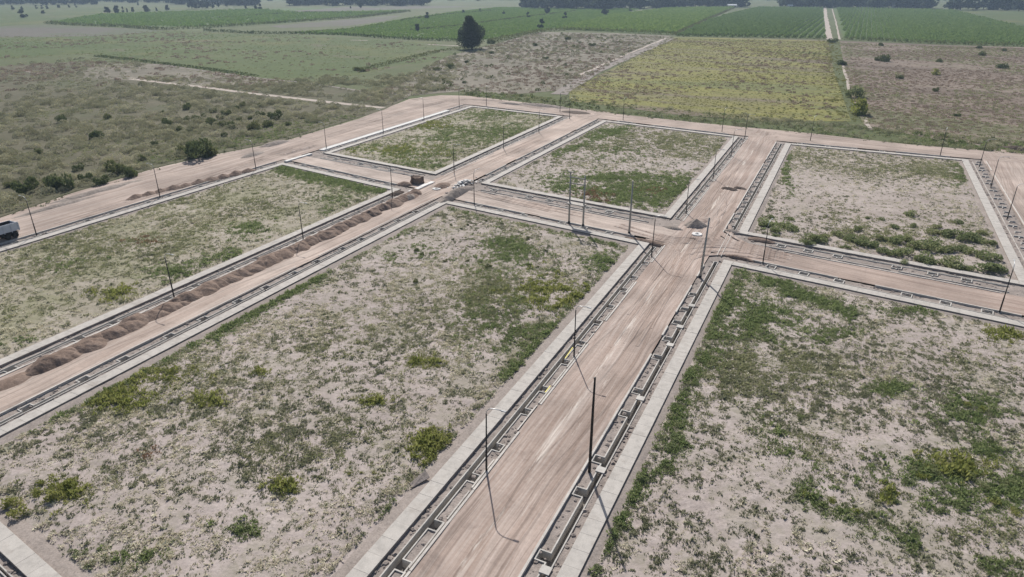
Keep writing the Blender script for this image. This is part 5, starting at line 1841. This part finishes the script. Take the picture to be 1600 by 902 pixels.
put('vines', 'vine', rows([(455, 52), (545, 46), (650, 27), (720, 18), (780, 12), (870, 13), (1000, 14), (955, 26), (880, 44), (770, 61), (720, 64), (600, 58)], UA, 5.0, 2.6, .7, lambda x, y, px, py: .75 + 0 * x), .7, 1.2, 'green vineyard behind the lone tree', 'vineyard')
put('vines', 'vine', rows([(76, 36), (160, 22), (300, 18), (400, 14), (470, 20), (640, 17), (560, 25), (440, 36), (320, 42), (190, 41)], UA, 6.5, 4.0, 1, lambda x, y, px, py: .7 + 0 * x), .9, 1.5, 'far green vineyard bounded by a dark hedge', 'vineyard')
put('orchard_trees', 'orchb', rows([(872, 46), (960, 24), (1050, 13), (1148, 12), (1110, 26), (1056, 53), (950, 49)], UB, 4.6, 3.2, 1.3, lambda x, y, px, py: .85 + 0 * x), .75, 1.25, 'bright bushy orchard beside the row orchard', 'orchard')
put('orchard_trees', 'orch', rows([(1058, 56), (1112, 30), (1182, 12), (1284, 13), (1289, 60)], UA, 6.2, 2.4, .5), .7, .95, 'orchard planted in clear rows left of a pale farm track', 'orchard')
put('orchard_trees', 'orch', rows([(1322, 61), (1308, 13), (1488, 17), (1640, 55), (1640, 72), (1480, 68)], UA, 4.4, 2.4, 1.3, lambda x, y, px, py: .9 + 0 * x), .65, 1.05, 'dark green orchard on the other side of the pale farm track', 'orchard')


# ------------------------------------------------------------------ bushes one can count
def bush_forms(name, mat, k, n, leaf, r=1.0, h=1.0, blobs=6):
    return [clump(name, n, r, h, leaf, mat, 300 + 13 * i + sum(map(ord, name)), up=.3, blobs=blobs, shell=.55, aspect=1.7) for i in range(k)]


BF_D = bush_forms('dark_shrub', M['bush'], 4, 620, .22)
BF_G = bush_forms('green_bush', M['bushg'], 4, 620, .20)
BF_Y = bush_forms('yellow_bush', M['yellow'], 3, 420, .20)


def bush(px, r, h, forms, name, label, group, cat='shrub'):
    w = U(*px)
    o = link(name, random.choice(forms), None, (w.x, w.y, -0.1), random.uniform(0, 6.28))
    o.scale = (r, r * random.uniform(.85, 1.15), h)
    return tag(o, label, cat, group)


for x, y, r in [(98, 192, 2.6), (147, 218, 2.6), (183, 270, 2.8), (210, 276, 2.6), (168, 186, 1.9), (262, 196, 2.2), (294, 171, 2.2), (292, 190, 1.9), (306, 190, 2.2), (43, 301, 3.0), (100, 295, 3.6), (82, 288, 2.4), (310, 246, 4.6), (294, 240, 3.0), (328, 244, 2.8), (124, 266, 1.8),
                (334, 176, 1.7), (354, 180, 1.7), (368, 172, 1.9), (380, 167, 1.7), (406, 167, 1.5), (408, 182, 1.8), (431, 186, 2.6), (330, 196, 2.6), (348, 198, 2.0), (362, 200, 2.2), (398, 202, 2.6), (418, 198, 2.2), (160, 288, 1.9), (60, 240, 1.6), (375, 190, 1.5), (390, 186, 1.4), (345, 186, 1.5), (318, 182, 1.4), (280, 204, 1.5), (240, 228, 1.5), (226, 250, 1.6), (134, 282, 1.7), (450, 196, 1.3), (300, 206, 1.3), (255, 178, 1.3), (20, 292, 1.6), (350, 214, 1.4)]:
    bush((x, y), r * .85, r * 1.05, BF_D, 'dark_shrub', 'dark green shrub rising from the pale scrub beside the boundary road', 'dark shrubs in the scrub')
eb = [(1195, 349, 1.7), (1210, 358, 1.3), (1226, 352, 1.3), (1238, 356, 1.4), (1210, 366, .9), (1275, 372, 1.8), (1262, 378, 1.3), (1290, 370, 1.2), (1310, 364, 1.3), (1338, 356, 1.1), (1345, 378, 1.6), (1330, 372, 1.3), (1362, 382, 1.5), (1375, 370, 1.3), (1382, 392, 1.5), (1408, 394, 1.7),
      (1400, 375, 1.6), (1420, 372, 1.3), (1436, 384, 2.1), (1455, 380, 1.8), (1470, 390, 1.5), (1488, 390, 1.4), (1440, 404, 1.9), (1455, 408, 1.3), (1488, 412, 1.9), (1511, 418, 1.2), (1504, 388, 1.2), (1520, 394, 1.4), (1422, 333, 1.3), (1498, 345, 1.0), (1465, 353, 1.0), (1486, 366, 1.8), (1504, 370, 1.9),
      (1522, 372, 1.9), (1460, 362, 1.3), (1535, 362, 1.2), (1545, 378, 1.3), (1548, 402, 1.7), (1540, 418, 2.0), (1562, 418, 1.2), (1425, 350, .9), (1398, 352, .9), (1356, 338, .7), (1378, 340, .7), (1236, 340, .8), (1204, 336, .8), (1320, 384, .8), (1413, 408, .8)]
for x, y, r in eb:
    bush((x, y + 3), r * 1.1, r * .8, BF_G, 'green_bush', 'leafy green bush in the band of bushes across the pink sandy lot', 'bushes on the bushy lot', 'bush')
for x, y, r in [(18, 786, .95), (28, 804, .95), (88, 776, 1.1), (104, 760, .9), (64, 756, .55), (58, 772, .65), (116, 752, .6)]:
    bush((x, y), r, r * .9, BF_Y, 'yellow_bush', 'yellow green bush near the lot corner with the weedy margin', 'bushes near the lot corner', 'bush')
for x, y, r in [(640, 566, .55), (656, 570, .5), (684, 572, .6), (315, 634, .5), (330, 632, .5), (344, 628, .6), (452, 765, .6), (462, 768, .45), (595, 628, .5), (580, 626, .45), (565, 738, .45), (584, 738, .4), (546, 740, .4), (660, 700, .6), (676, 704, .7), (690, 696, .65), (640, 702, .45)]:
    bush((x, y), r * .7, r * .5, BF_Y, 'yellow_bush', 'small yellow green bush standing alone in the large dry lot', 'small bushes on the large dry lot', 'bush')
for x, y, r in [(706, 352, .5), (720, 358, .45), (732, 352, .5), (675, 360, .45), (707, 374, .5), (760, 418, .5), (765, 416, .6), (730, 408, .5), (696, 408, .5), (650, 440, .6), (650, 392, .7), (660, 398, .6), (760, 345, .5), (784, 350, .5), (825, 372, .55), (854, 392, .5), (828, 415, .6), (840, 418, .5)]:
    bush((x, y), r * .8, r * .7, BF_D, 'dark_shrub', 'small dark bush dotted over the bare upper part of the large lot', 'small dark bushes on the large lot', 'bush')
for x, y, r in [(1056, 684, 1.3), (1046, 700, 1.3), (1062, 664, 1.0), (1006, 746, 1.2), (1088, 600, 1.0), (1106, 540, 1.0), (966, 818, .8), (935, 888, .8)]:
    bush((x, y), r * .62, r * .34, BF_G, 'green_bush', 'green bush on the weedy lot edge across from the tarred wooden pole', 'bushes along the lot edge by the pavement', 'bush')
for x, y, r in [(1440, 745, 1.2), (1465, 738, 1.3), (1490, 735, 1.3), (1515, 745, 1.2), (1420, 755, 1.1), (1392, 772, .9), (1400, 782, .8), (1540, 760, 1.2), (1575, 755, 1.3), (1555, 785, 1.2), (1500, 790, 1.2), (1470, 800, 1.0), (1586, 800, 1.1), (1536, 640, 1.1), (1506, 650, 1.0), (1510, 632, 1.1), (1250, 652, .8), (1258, 770, .9), (1300, 782, .9), (1340, 798, .9)]:
    bush((x, y), r * .65, r * .36, random.choice([BF_G, BF_G, BF_Y]), 'green_bush', 'spreading bush in the thick green patches of the lot by the tarred pole', 'bushes in the green patches', 'bush')
for x, y, r in [(1378, 72, 3.6), (1382, 96, 5.5), (1372, 95, 3.0), (1318, 102, 4.2), (1534, 87, 3.6), (1567, 107, 3.8), (1568, 80, 2.4), (1468, 97, 2.6), (1405, 123, 2.6), (1462, 143, 2.2), (1496, 182, 1.6), (1530, 76, 3.0), (1300, 67, 4.5)]:
    bush((x, y), r * .8, r * .75, BF_D, 'dark_shrub', 'dark shrub standing alone in the dry brown field', 'dark shrubs in the brown field')
for x, y, r in [(560, 110, 3.2), (566, 112, 2.4), (768, 68, 5.0), (705, 107, 4.0), (730, 98, 2.5), (886, 62, 5.0), (836, 72, 3.4), (925, 72, 3.2), (852, 92, 2.0), (766, 84, 2.8), (682, 110, 2.8), (662, 116, 2.2), (697, 127, 2.4), (683, 126, 2.2), (725, 130, 1.6)]:
    bush((x, y), r * .8, r * .7, BF_D, 'dark_shrub', 'dark shrub on the patchy waste ground around the lone tree', 'dark shrubs on the waste ground')
bush((1338, 178, ), 5.2, 6.0, BF_Y, 'willow_bush', 'tall yellow green willow bush at the field corner by the boundary road', None, 'bush')
bush((1333, 152), 3.6, 5.0, BF_G, 'willow_bush', 'green bush growing behind the tall yellow green willow bush', None, 'bush')
bush((1460, 117), 3.0, 3.4, BF_Y, 'willow_bush', 'lone yellow green bush in the middle of the dry brown field', None, 'bush')


# ------------------------------------------------------------------ trees, hedges, houses
def tree_mesh(name, seed, n, r, h, leaf, trunk_h, blobs=9, tall=False, mat='tree'):
    g = np.random.default_rng(seed)
    bc, br = [], []
    for k in range(blobs):
        zz = g.uniform(.06, .95)
        wid = (1 - abs(zz - .36) * 1.15) if not tall else (.9 - .55 * abs(zz - .4))
        a = g.uniform(0, 6.28); q = g.uniform(.1, .62) * wid
        bc.append((q * r * math.cos(a), q * r * math.sin(a), trunk_h + zz * (h - trunk_h)))
        br.append(g.uniform(.30, .48) * max(.45, wid))
    bc = np.array(bc); br = np.array(br)
    bi = g.integers(0, blobs, n)
    d = g.normal(size=(n, 3)); d /= np.linalg.norm(d, axis=1)[:, None]
    p = bc[bi] + d * (g.uniform(.5, 1.05, n) ** .5 * br[bi])[:, None] * np.array([r, r, r * .85])
    p[:, 2] = np.maximum(p[:, 2], trunk_h * .3 + g.uniform(0, .1, n) * h)
    a = d + g.normal(size=(n, 3)) * .7; a /= np.linalg.norm(a, axis=1)[:, None]
    b = np.cross(a, g.normal(size=(n, 3))); b /= np.linalg.norm(b, axis=1)[:, None]
    L = leaf * g.uniform(.6, 1.4, n)[:, None]
    v = np.stack([p - a * L * .5, p + b * L * .35, p + a * L * .5, p - b * L * .35], axis=1).reshape(-1, 3)
    me = bpy.data.meshes.new(name)
    me.from_pydata(v.tolist(), [], np.arange(4 * n).reshape(-1, 4).tolist())
    me.materials.append(M[mat])
    return me, bc


def trunk_mesh(bc, h, r0, trunk_h):
    mb = MB()
    mb.tube([(0, 0, -.3), (.03 * h, 0, h * .3), (0, .02 * h, h * .7)], [r0, r0 * .75, r0 * .3], 8)
    for c in bc[:6]:
        z = max(trunk_h * .7, c[2] * .55)
        mb.tube([(0, 0, z), (c[0] * .5, c[1] * .5, (z + c[2]) / 2), tuple(c)], [r0 * .4, r0 * .28, r0 * .1], 6)
    return mb.mesh('trunk', M['bark'], True)


# the lone tree
w = U(737, 77)
big = thing('lone_tree', 'tall dark lone tree at the end of the hedge beyond the boundary road', 'tree', (w.x, w.y, 0))
cmesh, bc = tree_mesh('crown', 25, 11000, 13.5, 22.0, .9, 1.5, 40)
link('crown', cmesh, big)
link('trunk', trunk_mesh(bc, 23, .7, 3.5), big)
# far trees
TF = [tree_mesh('far_tree', 40 + k, 900, 7.5, 13.0, 1.8, .6, 12) for k in range(5)]
TT = [tree_mesh('far_poplar', 60 + k, 800, 4.6, 19.0, 1.6, .6, 16, True) for k in range(3)]
TRM = [(trunk_mesh(t[1], 12, .35, 1.4)) for t in TF + TT]


def far_tree(px, h, label, group, tall=False, wide=1.0):
    w = U(*px)
    pool = list(range(5, 8)) if tall else list(range(5))
    k = random.choice(pool)
    me = (TF + TT)[k][0]
    s = h / (19.0 if tall else 13.0)
    root = thing('poplar_tree' if tall else 'field_tree', label, 'tree', (w.x, w.y, 0), random.uniform(0, 6.28), group)
    root.scale = (s * wide, s * wide, s)
    link('crown', me, root); link('trunk', TRM[k], root)
    return root


random.seed(11)
for x, y, h in [(855, 22, 11), (945, 24, 11), (883, 30, 8), (846, 45, 9), (825, 28, 7), (652, 49, 8), (668, 30, 8), (724, 21, 6), (787, 23, 5), (750, 19, 5), (984, 18, 7)]:
    far_tree((x, y), h, 'dark tree standing alone in the green vineyard behind the lone tree', 'trees in the vineyard')
for x, y, h, wd in [(36, 28, 10, 1.3), (68, 22, 6, 1.3), (20, 16, 7, 1), (35, 16, 6, 1), (57, 14, 6, 1), (66, 14, 6, 1), (74, 14, 6, 1), (92, 13, 7, 1.2), (108, 12, 5, 1), (119, 12, 6, 1), (168, 21, 11, 1.1), (183, 21, 12, .8), (193, 20.5, 9, .5), (199, 20.5, 8, .5), (208, 19.5, 9, .7), (229, 19, 11, 1.1), (245, 18, 7, .6), (262, 17, 11, .8), (216, 9, 8, .7)]:
    far_tree((x, y), h, 'small tree dotted over the far pasture before the blue tree belt', 'trees on the far pasture', False, wd)
for x, y, h in [(400, 15, 8), (407, 15, 9), (384, 14, 6), (520, 10, 8), (563, 12.5, 10), (548, 13.5, 5), (355, 11, 14), (341, 11, 9), (395, 10, 13), (300, 14, 17), (308, 14.5, 10), (316, 14, 13), (325, 13, 14), (333, 13, 8)]:
    far_tree((x, y), h, 'small tree along the far field edges beyond the vineyards', 'trees on the far field edges', False, .9)


def belt(x0, x1, y0, y1, n, h0, h1, label, group, tall=0.0):
    for k in range(n):
        x = x0 + (x1 - x0) * (k + random.uniform(.1, .9)) / n
        t = (x - x0) / (x1 - x0)
        y = y0 + (y1 - y0) * t + random.uniform(-2.2, .3)
        far_tree((x, y), random.uniform(h0, h1), label, group, random.random() < tall, random.uniform(1.15, 1.75))


belt(-40, 150, 8, 8, 26, 13, 21, 'hazy blue tree in the far belt behind the open pasture', 'trees of the pasture belt')
belt(150, 300, 4.5, 4, 18, 14, 22, 'hazy blue tree in the thin far belt beyond the pasture', 'trees of the thin far belt')
belt(262, 400, 7, 9, 22, 15, 24, 'hazy blue tree in the belt around the white far sheds', 'trees around the far sheds')
belt(452, 665, 9, 9, 48, 18, 28, 'tall hazy tree in the dense dark belt behind the fallow field', 'trees of the dense belt', .25)
belt(815, 960, 14, 15, 30, 20, 29, 'tall tree in the farm grove with the white roofed shed', 'trees of the farm grove', .15)
belt(960, 1160, 14, 11, 40, 20, 29, 'tall tree in the grove behind the bright bushy orchard', 'trees behind the bushy orchard', .25)
belt(1220, 1452, 12, 13.5, 46, 17, 26, 'tree in the belt behind the orchards at the end of the farm track', 'trees behind the row orchards', .2)
belt(1480, 1700, 16, 19, 26, 14, 24, 'tree in the broken belt behind the pale green meadow', 'trees of the broken belt', .3)
belt(420, 830, 1.5, 1.5, 30, 14, 22, 'faint blue tree on the horizon beyond the dense belt', 'trees near the horizon')
belt(1150, 1600, 2.5, 2.5, 26, 13, 20, 'faint blue tree beyond the belts behind the orchards', 'trees beyond the orchards')


def hedge(px, w_, h_, label, dens=1.0, mat='bush', leaf=.8):
    pts = [U(*p) for p in px]
    c = pts[len(pts) // 2]
    V_, F_ = [], []
    g = np.random.default_rng(int(px[0][0] * 7 + px[0][1]))
    allp = []
    for a, b in zip(pts[:-1], pts[1:]):
        L = (b - a).length
        e = (b - a) / L; n = Vector((e.y, -e.x))
        k = int(L * 7 * dens)
        s = g.uniform(0, L, k)
        hh = h_ * (.55 + .6 * np.clip(fnoise(a.x + e.x * s, a.y + e.y * s, .12, 3), 0, 1))
        an = g.uniform(0, math.pi, k)
        o = np.cos(an) * w_ * .5 * g.uniform(.6, 1, k)
        z = np.sin(an) * hh * g.uniform(.5, 1, k)
        allp.append(np.column_stack([a.x + e.x * s + n.x * o - c.x, a.y + e.y * s + n.y * o - c.y, z]))
    p = np.concatenate(allp); n = len(p)
    a = g.normal(size=(n, 3)); a[:, 2] += .4; a /= np.linalg.norm(a, axis=1)[:, None]
    b = np.cross(a, g.normal(size=(n, 3))); b /= np.linalg.norm(b, axis=1)[:, None]
    L = leaf * g.uniform(.6, 1.4, n)[:, None]
    v = np.stack([p - a * L * .5, p + b * L * .35, p + a * L * .5, p - b * L * .35], axis=1).reshape(-1, 3)
    me = bpy.data.meshes.new('hedge')
    me.from_pydata(v.tolist(), [], np.arange(4 * n).reshape(-1, 4).tolist())
    me.materials.append(M[mat])
    return tag(link('hedge', me, None, (c.x, c.y, 0)), label, 'hedge', 'field hedges')


hedge([(72, 37), (120, 40), (190, 42.5), (250, 47), (320, 44), (440, 36), (560, 28), (640, 18)], 7, 3.6, 'long dark hedge between the far vineyard and the brown fallow strips', .8, leaf=1.5)
hedge([(320, 48.5), (400, 53), (455, 53), (540, 55), (600, 60), (660, 63), (724, 65.5)], 5, 2.8, 'dark hedge along the near edge of the green vineyard by the pale track', 1.0, leaf=1.2)
hedge([(455, 52), (545, 46), (600, 38)], 3, 1.6, 'short hedge between the fallow strip and the green vineyard', .6, leaf=1.0)
hedge([(764, 67), (800, 60), (846, 50), (890, 47), (960, 50), (1052, 55)], 8, 4.0, 'bushy hedge running from the lone tree to the row orchard', 1.2, leaf=1.1)
hedge([(562, 112), (600, 102), (640, 92), (690, 80), (730, 76)], 4, 2.2, 'dark broken hedge leading from a round shrub to the lone tree', 1.0, leaf=.8)
hedge([(150, 88), (200, 94), (260, 101), (330, 110), (400, 120)], 4, 1.6, 'low dark ditch hedge crossing the meadow', 1.6, 'bush', .7)
hedge([(1056, 57), (1150, 58.5), (1292, 61)], 5, 3.4, 'dark front edge of the row orchard facing the yellow field', 1.3, leaf=1.0)
hedge([(1316, 62), (1400, 66), (1480, 69.5), (1560, 72), (1680, 75)], 5, 3.6, 'dark hedge between the orchard and the dry brown field', 1.3, leaf=1.0)
hedge([(1052, 55), (1112, 28), (1146, 13)], 4, 2.6, 'hedge along the track between the bushy orchard and row orchard', .6, leaf=1.2)
hedge([(640, 48), (720, 41), (820, 27), (900, 18)], 3, 2.0, 'thin hedge crossing the middle of the green vineyard', .8, leaf=1.5)
hedge([(625, 33), (690, 24), (770, 17)], 3, 2.0, 'thin hedge in the upper part of the green vineyard', .8, leaf=1.5)
hedge([(340, 29), (420, 23), (480, 19.5), (600, 21)], 3, 1.8, 'thin hedge across the far vineyard', .7, leaf=1.7)

M['hwall'] = plain_mat('house_wall', (0.55, 0.50, 0.44), 0.9)
M['hroof'] = plain_mat('shed_roof', (0.75, 0.75, 0.74), 0.5)
M['hdark'] = plain_mat('window_dark', (0.03, 0.03, 0.035), 0.4)


def shed(px, L, W, Hh, ang, label):
    w = U(*px)
    t = thing('farm_shed', label, 'shed', (w.x, w.y, 0), ang)
    mb = MB(); mb.box(-L / 2, L / 2, -W / 2, W / 2, -.2, Hh)
    mb.build('wall', M['hwall'], t)
    mb = MB()
    e = .6
    for s in (-1, 1):
        a = [(-L / 2 - e, s * (W / 2 + e), Hh - .25), (L / 2 + e, s * (W / 2 + e), Hh - .25), (L / 2 + e, 0, Hh + W * .22), (-L / 2 - e, 0, Hh + W * .22)]
        if s > 0:
            a = a[::-1]
        mb.hexa([(x, y, z) for x, y, z in a], [(x, y, z + .15) for x, y, z in a])
    mb.build('roof', M['hroof'], t)
    mb = MB(); mb.box(-L * .1, L * .1, -W / 2 - .04, -W / 2 - .003, 0, Hh * .7)
    mb.build('door', M['hdark'], t)
    for x in (-L * .32, L * .32):
        mb = MB(); mb.box(x - .7, x + .7, -W / 2 - .04, -W / 2 - .003, Hh * .4, Hh * .72)
        mb.build('window', M['hdark'], t)


shed((945, 10), 24, 12, 5, .1, 'long white roofed shed in the farm grove')
shed((1143, 12), 16, 8, 4, .05, 'white roofed shed where the orchards meet')
shed((1397, 13), 7, 6, 5, .3, 'small white shed in the belt behind the orchards')
shed((1234, 12), 8, 6, 3.5, 0, 'low pale shed at the start of the orchard belt')
shed((325, 6), 26, 14, 6, .2, 'large white far shed beyond the pasture')
shed((338, 7), 18, 12, 5, 0, 'smaller white far shed beyond the pasture')
shed((643, 7), 22, 12, 5, 0, 'pale shed at the end of the dense tree belt')
shed((533, 5), 24, 12, 5, .1, 'pale roof showing in the dense tree belt')
shed((1570, 15), 14, 9, 4, 0, 'pale shed among the trees of the broken belt')

# ------------------------------------------------------------------ haze
hm = MB()
hm.box(-R_BIG - 50, R_BIG + 50, -1550, R_BIG + 1050, -2.6, 60)
haze = hm.build('haze', None)
m = bpy.data.materials.new('haze_air')
m.use_nodes = True
nt = m.node_tree
nt.nodes.clear()
oo = nt.nodes.new('ShaderNodeOutputMaterial')
pv = nt.nodes.new('ShaderNodeVolumePrincipled')
pv.inputs['Color'].default_value = (0.58, 0.76, 1.0, 1)
pv.inputs['Density'].default_value = 0.00014
pv.inputs['Anisotropy'].default_value = 0.2
nt.links.new(pv.outputs[0], oo.inputs['Volume'])
haze.data.materials.append(m)
tag(haze, 'thin blue haze over the fields', 'haze', None, 'stuff')
